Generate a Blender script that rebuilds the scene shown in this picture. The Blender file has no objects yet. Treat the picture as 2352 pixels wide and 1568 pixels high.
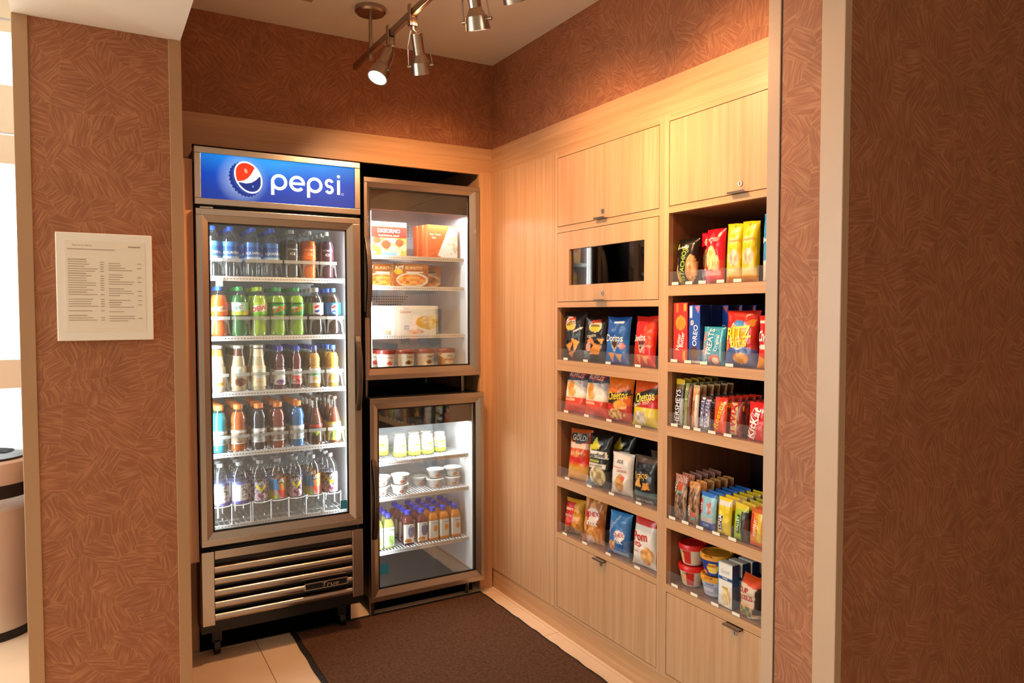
import bpy, bmesh, math, random
import numpy as np
from mathutils import Vector, Matrix
SC = bpy.context.scene
COL = SC.collection
PI = math.pi
R = math.radians
random.seed(7)

# ------------------------------------------------------------------ camera
HC = 1.48
cam = bpy.data.cameras.new('camera')
cam.sensor_width = 36.0
cam.lens = 36.0 * 1664.0 / 2352.0
cam.clip_start = 0.02
camo = bpy.data.objects.new('camera', cam)
COL.objects.link(camo)
camo.location = (0, 0, HC)
camo.rotation_euler = (R(90 - 2.288), R(0.05), R(-30.09))
SC.camera = camo

# ------------------------------------------------------------------ world, exposure, render quality
w = bpy.data.worlds.new('overcast_sky')
SC.world = w
w.use_nodes = True
bg = w.node_tree.nodes['Background']
bg.inputs[0].default_value = (0.93, 0.97, 1.0, 1)
bg.inputs[1].default_value = 10.0
vs = SC.view_settings
vs.view_transform = 'Standard'
vs.look = 'None'
vs.gamma = 1.0
vs.exposure = 0.12
vs.use_curve_mapping = False
cy = SC.cycles
cy.max_bounces = 8
cy.diffuse_bounces = 4
cy.glossy_bounces = 4
cy.transmission_bounces = 6
cy.transparent_max_bounces = 24
cy.caustics_reflective = False
cy.caustics_refractive = False
cy.sample_clamp_indirect = 3.0
cy.use_denoising = True
cy.use_adaptive_sampling = True
cy.adaptive_threshold = 0.03


def light(name, kind, loc, energy, color, parent=None, target=None, **kw):
    L = bpy.data.lights.new(name, kind)
    L.energy = energy
    L.color = color
    for k, v in kw.items():
        setattr(L, k, v)
    o = bpy.data.objects.new(name, L)
    COL.objects.link(o)
    o.location = loc
    if target is not None:
        d = Vector(target) - Vector(loc)
        o.rotation_euler = d.to_track_quat('-Z', 'Y').to_euler()
    if parent is not None:
        o.parent = parent
        o.location = Vector(loc) - parent.location
    return o


# daylight entering through the lobby window (portal guides the sky light), unseen lobby fill lights added
WARM = (1.0, 0.54, 0.25)
LOBBY = (1.0, 0.86, 0.70)
pt = light('window_portal', 'AREA', (-2.0, 5.44, 1.7), 1, (1, 1, 1), target=(-2.0, 0, 1.7), shape='RECTANGLE', size=3.4, size_y=2.9)
pt.data.cycles.is_portal = True
pt2 = light('window_portal', 'AREA', (-3.94, 2.9, 1.75), 1, (1, 1, 1), target=(0, 2.9, 1.75), shape='RECTANGLE', size=4.0, size_y=2.4)
pt2.data.cycles.is_portal = True
LOBBY_FILLS = [(-1.0, 0.6, 3.44, 9), (-1.6, 2.6, 3.44, 6), (0.9, -0.9, 2.772, 5)]

# ------------------------------------------------------------------ key sizes of the place
D = 3.394      # plane of the timber front of the fridge niche
XR = 1.8426    # plane of the cabinet fronts
ZC = 2.779     # alcove ceiling
YC = 2.8       # front of the papered pier
XS = 1.53      # end face of the papered stub wall
FZ0, FZ1 = 2.202, 2.338   # timber fascia


# ------------------------------------------------------------------ materials
def lin(c):
    if isinstance(c, str):
        c = c.lstrip('#')
        c = [int(c[i:i + 2], 16) / 255 for i in (0, 2, 4)]
    return [x / 12.92 if x <= 0.04045 else ((x + 0.055) / 1.055) ** 2.4 for x in c[:3]]


MATS = {}


def newmat(name):
    m = bpy.data.materials.new(name)
    m.use_nodes = True
    nt = m.node_tree
    b = nt.nodes['Principled BSDF']
    return m, nt, b


def N(nt, kind, **kw):
    n = nt.nodes.new(kind)
    for k, v in kw.items():
        if k.startswith('i_'):
            key = k[2:]
            key = int(key) if key.isdigit() else key
            n.inputs[key].default_value = v
        else:
            setattr(n, k, v)
    return n


def pm(name, col, rough=0.5, metal=0.0, var=0.08, scale=18.0, bump=0.0, bscale=200.0, stretch=(1, 1, 1), emit=0.0, spec=0.5, coat=0.0):
    """plain procedural material: noise-varied colour and roughness"""
    if name in MATS:
        return MATS[name]
    m, nt, b = newmat(name)
    L = nt.links.new
    c = lin(col)
    tc = N(nt, 'ShaderNodeTexCoord')
    mp = N(nt, 'ShaderNodeMapping')
    mp.inputs['Scale'].default_value = stretch
    L(tc.outputs['Object'], mp.inputs[0])
    nz = N(nt, 'ShaderNodeTexNoise', i_Scale=scale, i_Detail=4.0)
    L(mp.outputs[0], nz.inputs['Vector'])
    mx = N(nt, 'ShaderNodeMix', data_type='RGBA')
    L(nz.outputs[0], mx.inputs[0])
    mx.inputs[6].default_value = [x * (1 - var) for x in c] + [1]
    mx.inputs[7].default_value = [min(1, x * (1 + var)) for x in c] + [1]
    L(mx.outputs[2], b.inputs['Base Color'])
    b.inputs['Roughness'].default_value = rough
    b.inputs['Metallic'].default_value = metal
    b.inputs['Specular IOR Level'].default_value = spec
    b.inputs['Coat Weight'].default_value = coat
    if emit:
        L(mx.outputs[2], b.inputs['Emission Color'])
        b.inputs['Emission Strength'].default_value = emit
    if bump:
        n2 = N(nt, 'ShaderNodeTexNoise', i_Scale=bscale, i_Detail=3.0)
        L(mp.outputs[0], n2.inputs['Vector'])
        bp = N(nt, 'ShaderNodeBump', i_Strength=bump, i_Distance=0.002)
        L(n2.outputs[0], bp.inputs['Height'])
        L(bp.outputs[0], b.inputs['Normal'])
    MATS[name] = m
    return m


def wood(name, axis, c0, c1, rough=0.38):
    """veneer with the grain running along axis"""
    m, nt, b = newmat(name)
    L = nt.links.new
    tc = N(nt, 'ShaderNodeTexCoord')
    s = [38.0, 38.0, 38.0]
    s['xyz'.index(axis)] = 0.9
    mp = N(nt, 'ShaderNodeMapping')
    mp.inputs['Scale'].default_value = s
    L(tc.outputs['Object'], mp.inputs[0])
    n1 = N(nt, 'ShaderNodeTexNoise', i_Scale=1.0, i_Detail=5.0, i_Roughness=0.6, i_Distortion=0.25)
    L(mp.outputs[0], n1.inputs['Vector'])
    s2 = [230.0] * 3
    s2['xyz'.index(axis)] = 4.0
    mp2 = N(nt, 'ShaderNodeMapping')
    mp2.inputs['Scale'].default_value = s2
    L(tc.outputs['Object'], mp2.inputs[0])
    n2 = N(nt, 'ShaderNodeTexNoise', i_Scale=1.0, i_Detail=2.0)
    L(mp2.outputs[0], n2.inputs['Vector'])
    ad = N(nt, 'ShaderNodeMath', operation='MULTIPLY_ADD', i_1=0.45)
    L(n2.outputs[0], ad.inputs[0])
    L(n1.outputs[0], ad.inputs[2])
    rp = N(nt, 'ShaderNodeValToRGB')
    rp.color_ramp.elements[0].position = 0.42
    rp.color_ramp.elements[0].color = lin(c0) + [1]
    rp.color_ramp.elements[1].position = 1.0
    rp.color_ramp.elements[1].color = lin(c1) + [1]
    L(ad.outputs[0], rp.inputs[0])
    L(rp.outputs[0], b.inputs['Base Color'])
    b.inputs['Roughness'].default_value = rough
    bp = N(nt, 'ShaderNodeBump', i_Strength=0.12, i_Distance=0.001)
    L(n2.outputs[0], bp.inputs['Height'])
    L(bp.outputs[0], b.inputs['Normal'])
    MATS[name] = m
    return m


def paper(name, ax, c0, c1):
    """wallpaper: irregular cells, each filled with fine hatching in its own direction"""
    m, nt, b = newmat(name)
    L = nt.links.new
    tc = N(nt, 'ShaderNodeTexCoord')
    sp = N(nt, 'ShaderNodeSeparateXYZ')
    L(tc.outputs['Object'], sp.inputs[0])
    a, z = sp.outputs[ax], sp.outputs[2]
    wob = N(nt, 'ShaderNodeTexNoise', i_Scale=16.0, i_Detail=1.0)
    L(tc.outputs['Object'], wob.inputs['Vector'])
    wa = N(nt, 'ShaderNodeMath', operation='MULTIPLY_ADD', i_1=0.022)
    L(wob.outputs[0], wa.inputs[0])
    L(a, wa.inputs[2])
    a = wa.outputs[0]
    cb = N(nt, 'ShaderNodeCombineXYZ')
    L(a, cb.inputs[0])
    L(z, cb.inputs[1])
    vo = N(nt, 'ShaderNodeTexVoronoi', voronoi_dimensions='2D', i_Scale=13.5)
    L(cb.outputs[0], vo.inputs['Vector'])
    sc = N(nt, 'ShaderNodeSeparateColor')
    L(vo.outputs['Color'], sc.inputs[0])
    an = N(nt, 'ShaderNodeMath', operation='MULTIPLY', i_1=PI)
    L(sc.outputs[0], an.inputs[0])
    cs = N(nt, 'ShaderNodeMath', operation='COSINE')
    sn = N(nt, 'ShaderNodeMath', operation='SINE')
    L(an.outputs[0], cs.inputs[0])
    L(an.outputs[0], sn.inputs[0])

    def mul(x, y):
        n = N(nt, 'ShaderNodeMath', operation='MULTIPLY')
        L(x, n.inputs[0])
        L(y, n.inputs[1])
        return n.outputs[0]

    def op(o, x, y):
        n = N(nt, 'ShaderNodeMath', operation=o)
        L(x, n.inputs[0])
        if isinstance(y, (int, float)):
            n.inputs[1].default_value = y
        else:
            L(y, n.inputs[1])
        return n.outputs[0]
    s = op('ADD', mul(a, cs.outputs[0]), mul(z, sn.outputs[0]))
    t = op('SUBTRACT', mul(z, cs.outputs[0]), mul(a, sn.outputs[0]))
    c2 = N(nt, 'ShaderNodeCombineXYZ')
    L(op('MULTIPLY', s, 170.0), c2.inputs[0])
    L(op('MULTIPLY', t, 14.0), c2.inputs[1])
    nz = N(nt, 'ShaderNodeTexNoise', noise_dimensions='2D', i_Scale=1.0, i_Detail=1.0)
    L(c2.outputs[0], nz.inputs['Vector'])
    ve = N(nt, 'ShaderNodeTexVoronoi', voronoi_dimensions='2D', feature='DISTANCE_TO_EDGE', i_Scale=13.5)
    L(cb.outputs[0], ve.inputs['Vector'])
    ed = N(nt, 'ShaderNodeMapRange', i_1=0.0, i_2=0.035, i_3=0.16, i_4=0.0)
    L(ve.outputs[0], ed.inputs[0])
    h = op('ADD', nz.outputs[0], ed.outputs[0])
    rp = N(nt, 'ShaderNodeValToRGB')
    e = rp.color_ramp.elements
    e[0].position = 0.40
    e[0].color = lin(c0) + [1]
    e[1].position = 0.78
    e[1].color = lin(c1) + [1]
    L(h, rp.inputs[0])
    big = N(nt, 'ShaderNodeTexNoise', i_Scale=9.0, i_Detail=2.0)
    L(tc.outputs['Object'], big.inputs['Vector'])
    mx = N(nt, 'ShaderNodeMix', data_type='RGBA', blend_type='MULTIPLY')
    mx.inputs[0].default_value = 0.35
    L(rp.outputs[0], mx.inputs[6])
    L(big.outputs[0], mx.inputs[7])
    L(mx.outputs[2], b.inputs['Base Color'])
    b.inputs['Roughness'].default_value = 0.62
    b.inputs['Specular IOR Level'].default_value = 0.3
    bp = N(nt, 'ShaderNodeBump', i_Strength=0.25, i_Distance=0.001)
    L(h, bp.inputs['Height'])
    L(bp.outputs[0], b.inputs['Normal'])
    MATS[name] = m
    return m


def clear(name, tint, refl=0.05, gain=1.0, milk=0.0, ior=1.45, rough=0.03):
    """thin clear plastic or pane glass: see-through with a Fresnel reflection"""
    if name in MATS:
        return MATS[name]
    m, nt, b = newmat(name)
    L = nt.links.new
    nt.nodes.remove(b)
    out = nt.nodes['Material Output']
    tr = N(nt, 'ShaderNodeBsdfTransparent')
    tr.inputs[0].default_value = lin(tint) + [1]
    gl = N(nt, 'ShaderNodeBsdfGlossy', i_Roughness=rough)
    gl.inputs[0].default_value = (1, 1, 1, 1)
    lw = N(nt, 'ShaderNodeLayerWeight', i_Blend=0.5)
    fr = N(nt, 'ShaderNodeMath', operation='POWER', i_1=5.0)
    L(lw.outputs['Facing'], fr.inputs[0])
    ma = N(nt, 'ShaderNodeMath', operation='MULTIPLY_ADD', i_1=gain * 0.9, i_2=refl + 0.035 * gain, use_clamp=True)
    L(fr.outputs[0], ma.inputs[0])
    base = tr.outputs[0]
    if milk:
        df = N(nt, 'ShaderNodeBsdfDiffuse')
        nz = N(nt, 'ShaderNodeTexNoise', i_Scale=30.0)
        rp = N(nt, 'ShaderNodeMapRange', i_3=milk * 0.8, i_4=milk * 1.2)
        L(nz.outputs[0], rp.inputs[0])
        df.inputs[0].default_value = (0.9, 0.9, 0.9, 1)
        m1 = N(nt, 'ShaderNodeMixShader')
        L(rp.outputs[0], m1.inputs[0])
        L(base, m1.inputs[1])
        L(df.outputs[0], m1.inputs[2])
        base = m1.outputs[0]
    mx = N(nt, 'ShaderNodeMixShader')
    L(ma.outputs[0], mx.inputs[0])
    L(base, mx.inputs[1])
    L(gl.outputs[0], mx.inputs[2])
    L(mx.outputs[0], out.inputs[0])
    MATS[name] = m
    return m


def printed(name, rough, emit=0.0, spec=0.5, dim=1.0):
    """flat print: the colour of the ink is stored on the mesh, paper grain from noise"""
    m, nt, b = newmat(name)
    L = nt.links.new
    at = N(nt, 'ShaderNodeAttribute', attribute_name='Col')
    nz = N(nt, 'ShaderNodeTexNoise', i_Scale=120.0)
    mr = N(nt, 'ShaderNodeMapRange', i_3=0.92 * dim, i_4=1.06 * dim)
    L(nz.outputs[0], mr.inputs[0])
    mx = N(nt, 'ShaderNodeMix', data_type='RGBA', blend_type='MULTIPLY')
    mx.inputs[0].default_value = 1.0
    L(at.outputs['Color'], mx.inputs[6])
    L(mr.outputs[0], mx.inputs[7])
    L(mx.outputs[2], b.inputs['Base Color'])
    b.inputs['Roughness'].default_value = rough
    b.inputs['Specular IOR Level'].default_value = spec
    if emit:
        L(at.outputs['Color'], b.inputs['Emission Color'])
        b.inputs['Emission Strength'].default_value = emit
    MATS[name] = m
    return m


WV = wood('veneer_upright', 'z', '#b98a60', '#d8ab82')
WX = wood('veneer_along_x', 'x', '#b58558', '#d4a57a')
WY = wood('veneer_along_y', 'y', '#b58558', '#d4a57a')
PX = paper('wallpaper_facing_y', 0, '#a06444', '#bb805a')
PY = paper('wallpaper_facing_x', 1, '#a06444', '#bb805a')
STEEL = pm('brushed_steel', '#b9aea4', 0.27, 1.0, 0.05, 6, 0.05, 40, (1, 1, 60))
STEELD = pm('dark_steel', '#77706a', 0.3, 1.0, 0.05, 6)
NICKEL = pm('satin_nickel', '#a8998a', 0.3, 1.0, 0.06, 10)
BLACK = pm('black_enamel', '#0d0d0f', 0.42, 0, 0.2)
RUBBER = pm('black_rubber', '#161312', 0.75, 0, 0.2, 40, 0.3, 150)
LINER = pm('white_liner', '#e8e9ec', 0.35, 0, 0.03)
WHITEM = pm('white_wire', '#f0f0f2', 0.35, 0, 0.03)
CEIL = pm('ceiling_paint', '#eedfca', 0.85, 0, 0.03, 8, 0.08, 150)
SOFF = pm('soffit_paint', '#e6ddd0', 0.8, 0, 0.03, 8, 0.08, 150)
TRIMM = pm('corner_trim', '#a9825e', 0.45, 0, 0.05, 10)
TILE = pm('stone_tile', '#ebcdad', 0.42, 0, 0.10, 7, 0.05, 60)
GROUT = pm('grout', '#957a62', 0.8, 0, 0.1, 60)
PANE = clear('door_glass', '#f4f7f5', 0.035, 2.0)
PANED = clear('dark_window_glass', '#8a7a6c', 0.05, 2.2)
ACR = clear('clear_acrylic', '#fcfbfa', 0.0, 0.5, 0.035, rough=0.08)
PET = clear('clear_bottle', '#f4f8f9', 0.03, 1.1, 0.012)
STOPM = clear('frosted_lane_stop', '#f6f8f8', 0.03, 1.0, 0.30, rough=0.2)
STOPC = clear('clear_lane_stop', '#f6f8f8', 0.03, 1.0, 0.06, rough=0.2)
FOIL = printed('printed_film', 0.27)
CARD = printed('printed_card', 0.45)
BACKLIT = printed('backlit_print', 0.6, 1.05, spec=0.15, dim=0.12)
PAPER = pm('price_paper', '#f1e6cf', 0.7, 0, 0.05)


# ------------------------------------------------------------------ mesh building
class MB:
    def __init__(self):
        self.v, self.f, self.c = [], [], None

    def add(self, vs, fs):
        o = len(self.v)
        self.v += [tuple(p) for p in vs]
        self.f += [tuple(i + o for i in q) for q in fs]
        return self

    def box(self, x0, x1, y0, y1, z0, z1):
        p = [(x, y, z) for z in (z0, z1) for y in (y0, y1) for x in (x0, x1)]
        return self.add(p, [(0, 2, 3, 1), (4, 5, 7, 6), (0, 1, 5, 4), (2, 6, 7, 3), (0, 4, 6, 2), (1, 3, 7, 5)])

    def cyl(self, a, b, r0, r1=None, n=16, caps=True):
        r1 = r0 if r1 is None else r1
        a, b = Vector(a), Vector(b)
        d = (b - a).normalized()
        u = d.orthogonal().normalized()
        w_ = d.cross(u)
        vs = []
        for p, r in ((a, r0), (b, r1)):
            for i in range(n):
                t = 2 * PI * i / n
                vs.append(p + (u * math.cos(t) + w_ * math.sin(t)) * r)
        fs = [(i, (i + 1) % n, n + (i + 1) % n, n + i) for i in range(n)]
        if caps:
            fs += [tuple(range(n - 1, -1, -1)), tuple(range(n, 2 * n))]
        return self.add(vs, fs)

    def tube(self, pts, r, n=8):
        P = [Vector(p) for p in pts]
        vs = []
        for i, p in enumerate(P):
            d = (P[min(i + 1, len(P) - 1)] - P[max(i - 1, 0)]).normalized()
            ref = Vector((0, 0, 1)) if abs(d.z) < 0.9 else Vector((1, 0, 0))
            u = d.cross(ref).normalized()
            w_ = d.cross(u)
            vs += [p + (u * math.cos(2 * PI * k / n) + w_ * math.sin(2 * PI * k / n)) * r for k in range(n)]
        fs = [(i * n + k, i * n + (k + 1) % n, (i + 1) * n + (k + 1) % n, (i + 1) * n + k) for i in range(len(P) - 1) for k in range(n)]
        fs += [tuple(range(n - 1, -1, -1)), tuple(range((len(P) - 1) * n, len(P) * n))]
        return self.add(vs, fs)

    def lathe(self, prof, n=24, c=(0, 0, 0), sq=None, cap0=True, cap1=True):
        vs = []
        for r, z in prof:
            for i in range(n):
                t = 2 * PI * i / n
                k = 1.0
                if sq:
                    k = 1.0 / (abs(math.cos(t)) ** sq + abs(math.sin(t)) ** sq) ** (1.0 / sq)
                vs.append((c[0] + r * k * math.cos(t), c[1] + r * k * math.sin(t), c[2] + z))
        m = len(prof)
        fs = [(j * n + i, j * n + (i + 1) % n, (j + 1) * n + (i + 1) % n, (j + 1) * n + i) for j in range(m - 1) for i in range(n)]
        if cap0:
            fs.append(tuple(range(n - 1, -1, -1)))
        if cap1:
            fs.append(tuple(range((m - 1) * n, m * n)))
        return self.add(vs, fs)

    def prism(self, poly, axis, a0, a1):
        """extrude a 2D polygon along an axis"""
        def mk(p, a):
            return {'x': (a, p[0], p[1]), 'y': (p[0], a, p[1]), 'z': (p[0], p[1], a)}[axis]
        n = len(poly)
        vs = [mk(p, a0) for p in poly] + [mk(p, a1) for p in poly]
        fs = [(i, (i + 1) % n, n + (i + 1) % n, n + i) for i in range(n)]
        fs += [tuple(range(n - 1, -1, -1)), tuple(range(n, 2 * n))]
        return self.add(vs, fs)

    def build(self, name, mat, parent=None, smooth=False, bev=0.0, angle=40, loc=None):
        off = Vector((0, 0, 0))
        q = parent if loc is None else None
        while q is not None:
            off = off + q.location
            q = q.parent
        me = bpy.data.meshes.new(name)
        me.from_pydata([(p[0] - off[0], p[1] - off[1], p[2] - off[2]) for p in self.v], [], self.f)
        if self.c is not None:
            setcol(me, self.c)
        bm = bmesh.new()
        bm.from_mesh(me)
        bmesh.ops.recalc_face_normals(bm, faces=bm.faces)
        bm.to_mesh(me)
        bm.free()
        return link(name, me, mat, parent, smooth, bev, angle, loc)


def setcol(me, c):
    at = me.color_attributes.new('Col', 'FLOAT_COLOR', 'POINT')
    c = np.asarray(c, dtype=np.float32)
    a = np.ones((len(c), 4), dtype=np.float32)
    a[:, :3] = c[:, :3]
    at.data.foreach_set('color', a.ravel())


def link(name, me, mat, parent=None, smooth=False, bev=0.0, angle=40, loc=None):
    o = bpy.data.objects.new(name, me)
    COL.objects.link(o)
    if mat is not None:
        me.materials.append(mat)
    if smooth:
        me.shade_smooth()
        me.set_sharp_from_angle(angle=R(angle))
    if parent is not None:
        o.parent = parent
    if loc is not None:
        o.location = loc
    if bev:
        md = o.modifiers.new('edge', 'BEVEL')
        md.width = bev
        md.segments = 2
        md.limit_method = 'ANGLE'
    return o


def tag(o, label=None, cat=None, group=None, kind=None):
    if label:
        o['label'] = label
    if cat:
        o['category'] = cat
    if group:
        o['group'] = group
    if kind:
        o['kind'] = kind
    return o


def thing(name, loc, label, cat, group=None):
    o = bpy.data.objects.new(name, None)
    COL.objects.link(o)
    o.empty_display_size = 0.05
    o.location = loc
    return tag(o, label, cat, group)


def struct(name, mb, mat, label=None, **kw):
    return tag(mb.build(name, mat, **kw), label, None, None, 'structure')


def dup(root, loc, rot=None):
    r = root.copy()
    COL.objects.link(r)
    r.location = loc
    if rot is not None:
        r.rotation_euler = rot
    for ch in list(root.children):
        c = ch.copy()
        COL.objects.link(c)
        c.parent = r
        for g in list(ch.children):
            d = g.copy()
            COL.objects.link(d)
            d.parent = c
    return r


USED = set()


def put(root, loc, rot=(0, 0, 0), label=None, group=None):
    """first use moves the prototype itself, later uses copy it with its parts"""
    if root.name in USED:
        o = dup(root, loc, rot)
    else:
        USED.add(root.name)
        o = root
        o.location = loc
        o.rotation_euler = rot
    if label:
        o['label'] = label
    if group:
        o['group'] = group
    return o


# ------------------------------------------------------------------ print: painting ink on a parametric surface, lettering
def vnoise(x, y, seed=0):
    g = np.random.RandomState(seed).rand(64, 64)
    x, y = np.asarray(x, float), np.asarray(y, float)
    xi, yi = np.floor(x).astype(int), np.floor(y).astype(int)
    fx, fy = x - xi, y - yi
    fx, fy = fx * fx * (3 - 2 * fx), fy * fy * (3 - 2 * fy)
    a, b_ = g[xi % 64, yi % 64], g[(xi + 1) % 64, yi % 64]
    c, d = g[xi % 64, (yi + 1) % 64], g[(xi + 1) % 64, (yi + 1) % 64]
    return (a * (1 - fx) + b_ * fx) * (1 - fy) + (c * (1 - fx) + d * fx) * fy


def paint(U, V, base, ops):
    out = np.tile(np.array(lin(base)), (U.size, 1))
    u, v = U.ravel(), V.ravel()
    for op in ops:
        k = op[0]
        if k == 'r':
            m = (u >= op[1]) & (u <= op[3]) & (v >= op[2]) & (v <= op[4])
            out[m] = lin(op[5])
        elif k == 'e':
            a = R(op[6]) if len(op) > 6 else 0
            dx, dy = u - op[1], v - op[2]
            ex = dx * math.cos(a) + dy * math.sin(a)
            ey = -dx * math.sin(a) + dy * math.cos(a)
            out[(ex / op[3]) ** 2 + (ey / op[4]) ** 2 <= 1] = lin(op[5])
        elif k == 'p':
            P = op[1]
            ins = np.zeros(u.size, bool)
            for i in range(len(P)):
                (x0, y0), (x1, y1) = P[i], P[i - 1]
                if y0 == y1:
                    continue
                c = ((y0 > v) != (y1 > v)) & (u < (x1 - x0) * (v - y0) / (y1 - y0) + x0)
                ins ^= c
            out[ins] = lin(op[2])
        elif k == 'n':   # mottled food picture inside an ellipse: cx cy rx ry colA colB scale
            m = ((u - op[1]) / op[3]) ** 2 + ((v - op[2]) / op[4]) ** 2 <= 1
            t = vnoise(u * op[7], v * op[7], 3)[:, None]
            t = np.clip((t - 0.3) / 0.4, 0, 1)
            col = np.array(lin(op[5])) * (1 - t) + np.array(lin(op[6])) * t
            out[m] = col[m]
        elif k == 'g':   # printed vertical blend between v0 and v1: v0 v1 colA colB
            m = (v >= op[1]) & (v <= op[2])
            t = ((v - op[1]) / max(1e-6, op[2] - op[1]))[:, None]
            col = np.array(lin(op[3])) * (1 - t) + np.array(lin(op[4])) * t
            out[m] = col[m]
        elif k == 's':   # diagonal stripes: width slope col u0 v0 u1 v1
            m = (u >= op[4]) & (u <= op[6]) & (v >= op[5]) & (v <= op[7]) & (((u + v * op[2]) / op[1]) % 1 < 0.5)
            out[m] = lin(op[3])
    return out


GLY = {}


def glyphs(s, bold=0.0):
    """outline of a word as flat triangles, unit cap height, centred"""
    key = (s, bold)
    if key in GLY:
        return GLY[key]
    cu = bpy.data.curves.new('word', 'FONT')
    cu.body = s
    cu.resolution_u = 2
    cu.offset = bold * 0.45
    ob = bpy.data.objects.new('word', cu)
    me = bpy.data.meshes.new_from_object(ob)
    bmg = bmesh.new()
    bmg.from_mesh(me)
    for _ in range(2):
        lg = [e for e in bmg.edges if e.calc_length() > 0.22]
        if lg:
            bmesh.ops.subdivide_edges(bmg, edges=lg, cuts=1, use_grid_fill=True)
            bmesh.ops.triangulate(bmg, faces=bmg.faces)
    bmg.to_mesh(me)
    bmg.free()
    v = np.array([p.co[:2] for p in me.vertices], float)
    f = [tuple(p.vertices) for p in me.polygons]
    bpy.data.objects.remove(ob)
    bpy.data.curves.remove(cu)
    bpy.data.meshes.remove(me)
    if len(v):
        v[:, 0] -= (v[:, 0].max() + v[:, 0].min()) / 2
        v[:, 1] -= 0.35
        v /= 0.7
    GLY[key] = (v, f)
    return GLY[key]


def lettering(S, W, H, texts, parent, mat, name='lettering', fit=0.90):
    """texts: (word, u, v, cap height in m, colour, turn deg, stretch, bold); all words of a package are one printed part"""
    mb = MB()
    cols = []
    for t in texts:
        word, cu_, cv_, hh, col = t[:5]
        rot = R(t[5]) if len(t) > 5 else 0
        st = t[6] if len(t) > 6 else 1.0
        bo = t[7] if len(t) > 7 else 0.02
        v, f = glyphs(word, bo)
        if not len(v):
            continue
        x, y = v[:, 0] * hh * st, v[:, 1] * hh
        run = float(x.max() - x.min())
        room = fit * W / max(0.15, abs(math.cos(rot))) if abs(math.cos(rot)) > 0.5 else 0.90 * H / abs(math.sin(rot))
        room *= 1.0 - abs((cu_ if abs(math.cos(rot)) > 0.5 else cv_) - 0.5) * 1.6
        if run > room:
            x = x * (room / run)
        xr, yr = x * math.cos(rot) - y * math.sin(rot), x * math.sin(rot) + y * math.cos(rot)
        P = S(cu_ + xr / W, cv_ + yr / H, 0.0022 if len(t) < 9 else t[8])
        mb.add(list(zip(*[p.tolist() for p in P])), f)
        cols += [lin(col)] * len(v)
    if mb.v:
        mb.c = cols
        me = bpy.data.meshes.new(name)
        me.from_pydata(mb.v, [], mb.f)
        setcol(me, cols)
        return link(name, me, mat, parent)


def gridmesh(S, nu, nv, base, ops, u0=0, u1=1, v0=0, v1=1, flip=False):
    U, V = np.meshgrid(np.linspace(u0, u1, nu + 1), np.linspace(v0, v1, nv + 1))
    x, y, z = S(U, V, 0.0)
    c = paint(U, V, base, ops)
    vs = np.stack([np.broadcast_to(a, U.shape).ravel() for a in (x, y, z)], 1)
    n = nu + 1
    fs = []
    for j in range(nv):
        for i in range(nu):
            q = (j * n + i, j * n + i + 1, (j + 1) * n + i + 1, (j + 1) * n + i)
            fs.append(q[::-1] if flip else q)
    return vs, fs, c


def bag(name, W, H, Dp, base, ops, texts, label, cat='snack bag', seed=0, nu=34, nv=46, pinch=0.09, seal=0.055, flatbot=False, hole=False, mat=None):
    """pillow pouch standing on its bottom seal, front towards -y"""
    mat = mat or FOIL

    def prof(v):
        e = np.clip(np.abs(2 * np.clip(v, 0, 1) - 1), 0, 1)
        if flatbot:
            e = np.where(v < 0.5, 0.35 * e, e)
        return np.clip(1 - e ** 3.2, 0, 1) ** 0.8

    def S(u, v, off):
        u, v = np.asarray(u, float), np.asarray(v, float)
        s = np.clip(2 * u - 1, -1, 1)
        p = prof(v)
        wr = (vnoise(u * 4.3 + 7, v * 6.1 + 3, seed) - 0.5) * 0.010 + (vnoise(u * 9, v * 15, seed + 1) - 0.5) * 0.004
        k = np.clip(1 - np.abs(s) ** 3.6, 0, 1)
        b_ = Dp / 2 * p * k ** 0.75 + wr * p * k * min(1.0, W / 0.12)
        x = (2 * u - 1) * W / 2 * (1 - pinch * p)
        return x, -(b_ + off), v * H + 0.004 * (vnoise(u * 2.2, v * 0 + 1, seed + 5) - 0.5) * (v > 0.9)

    def Sb(u, v, off):
        x, y, z = S(u, v, 0)
        return x, -y, z
    v1, f1, c1 = gridmesh(S, nu, nv, base, ops)
    v2, f2, c2 = gridmesh(Sb, 12, 16, base, [], flip=True)
    me = bpy.data.meshes.new(name)
    me.from_pydata(v1.tolist() + v2.tolist(), [], f1 + [tuple(i + len(v1) for i in q) for q in f2])
    setcol(me, np.concatenate([c1, c2]))
    o = link(name, me, mat, None, True, angle=180)
    tag(o, label, cat)
    # crimped top seal with fine ridges
    if seal:
        def Ss(u, v, off):
            x, y, z = S(u, v, 0)
            return x, y * 0.2 - 0.0012 * np.sin(v * H / 0.0035 * PI) - 0.0008, z
        nvs = max(4, int(seal * H / 0.0018))
        va, fa, ca = gridmesh(Ss, 16, nvs, base, ops, 0, 1, 1 - seal, 1)
        ms = bpy.data.meshes.new('top_seal')
        ms.from_pydata(va.tolist(), [], fa)
        setcol(ms, ca)
        link('top_seal', ms, mat, o, True)
    lettering(S, W, H, texts, o, mat, fit=0.78)
    return o


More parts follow.
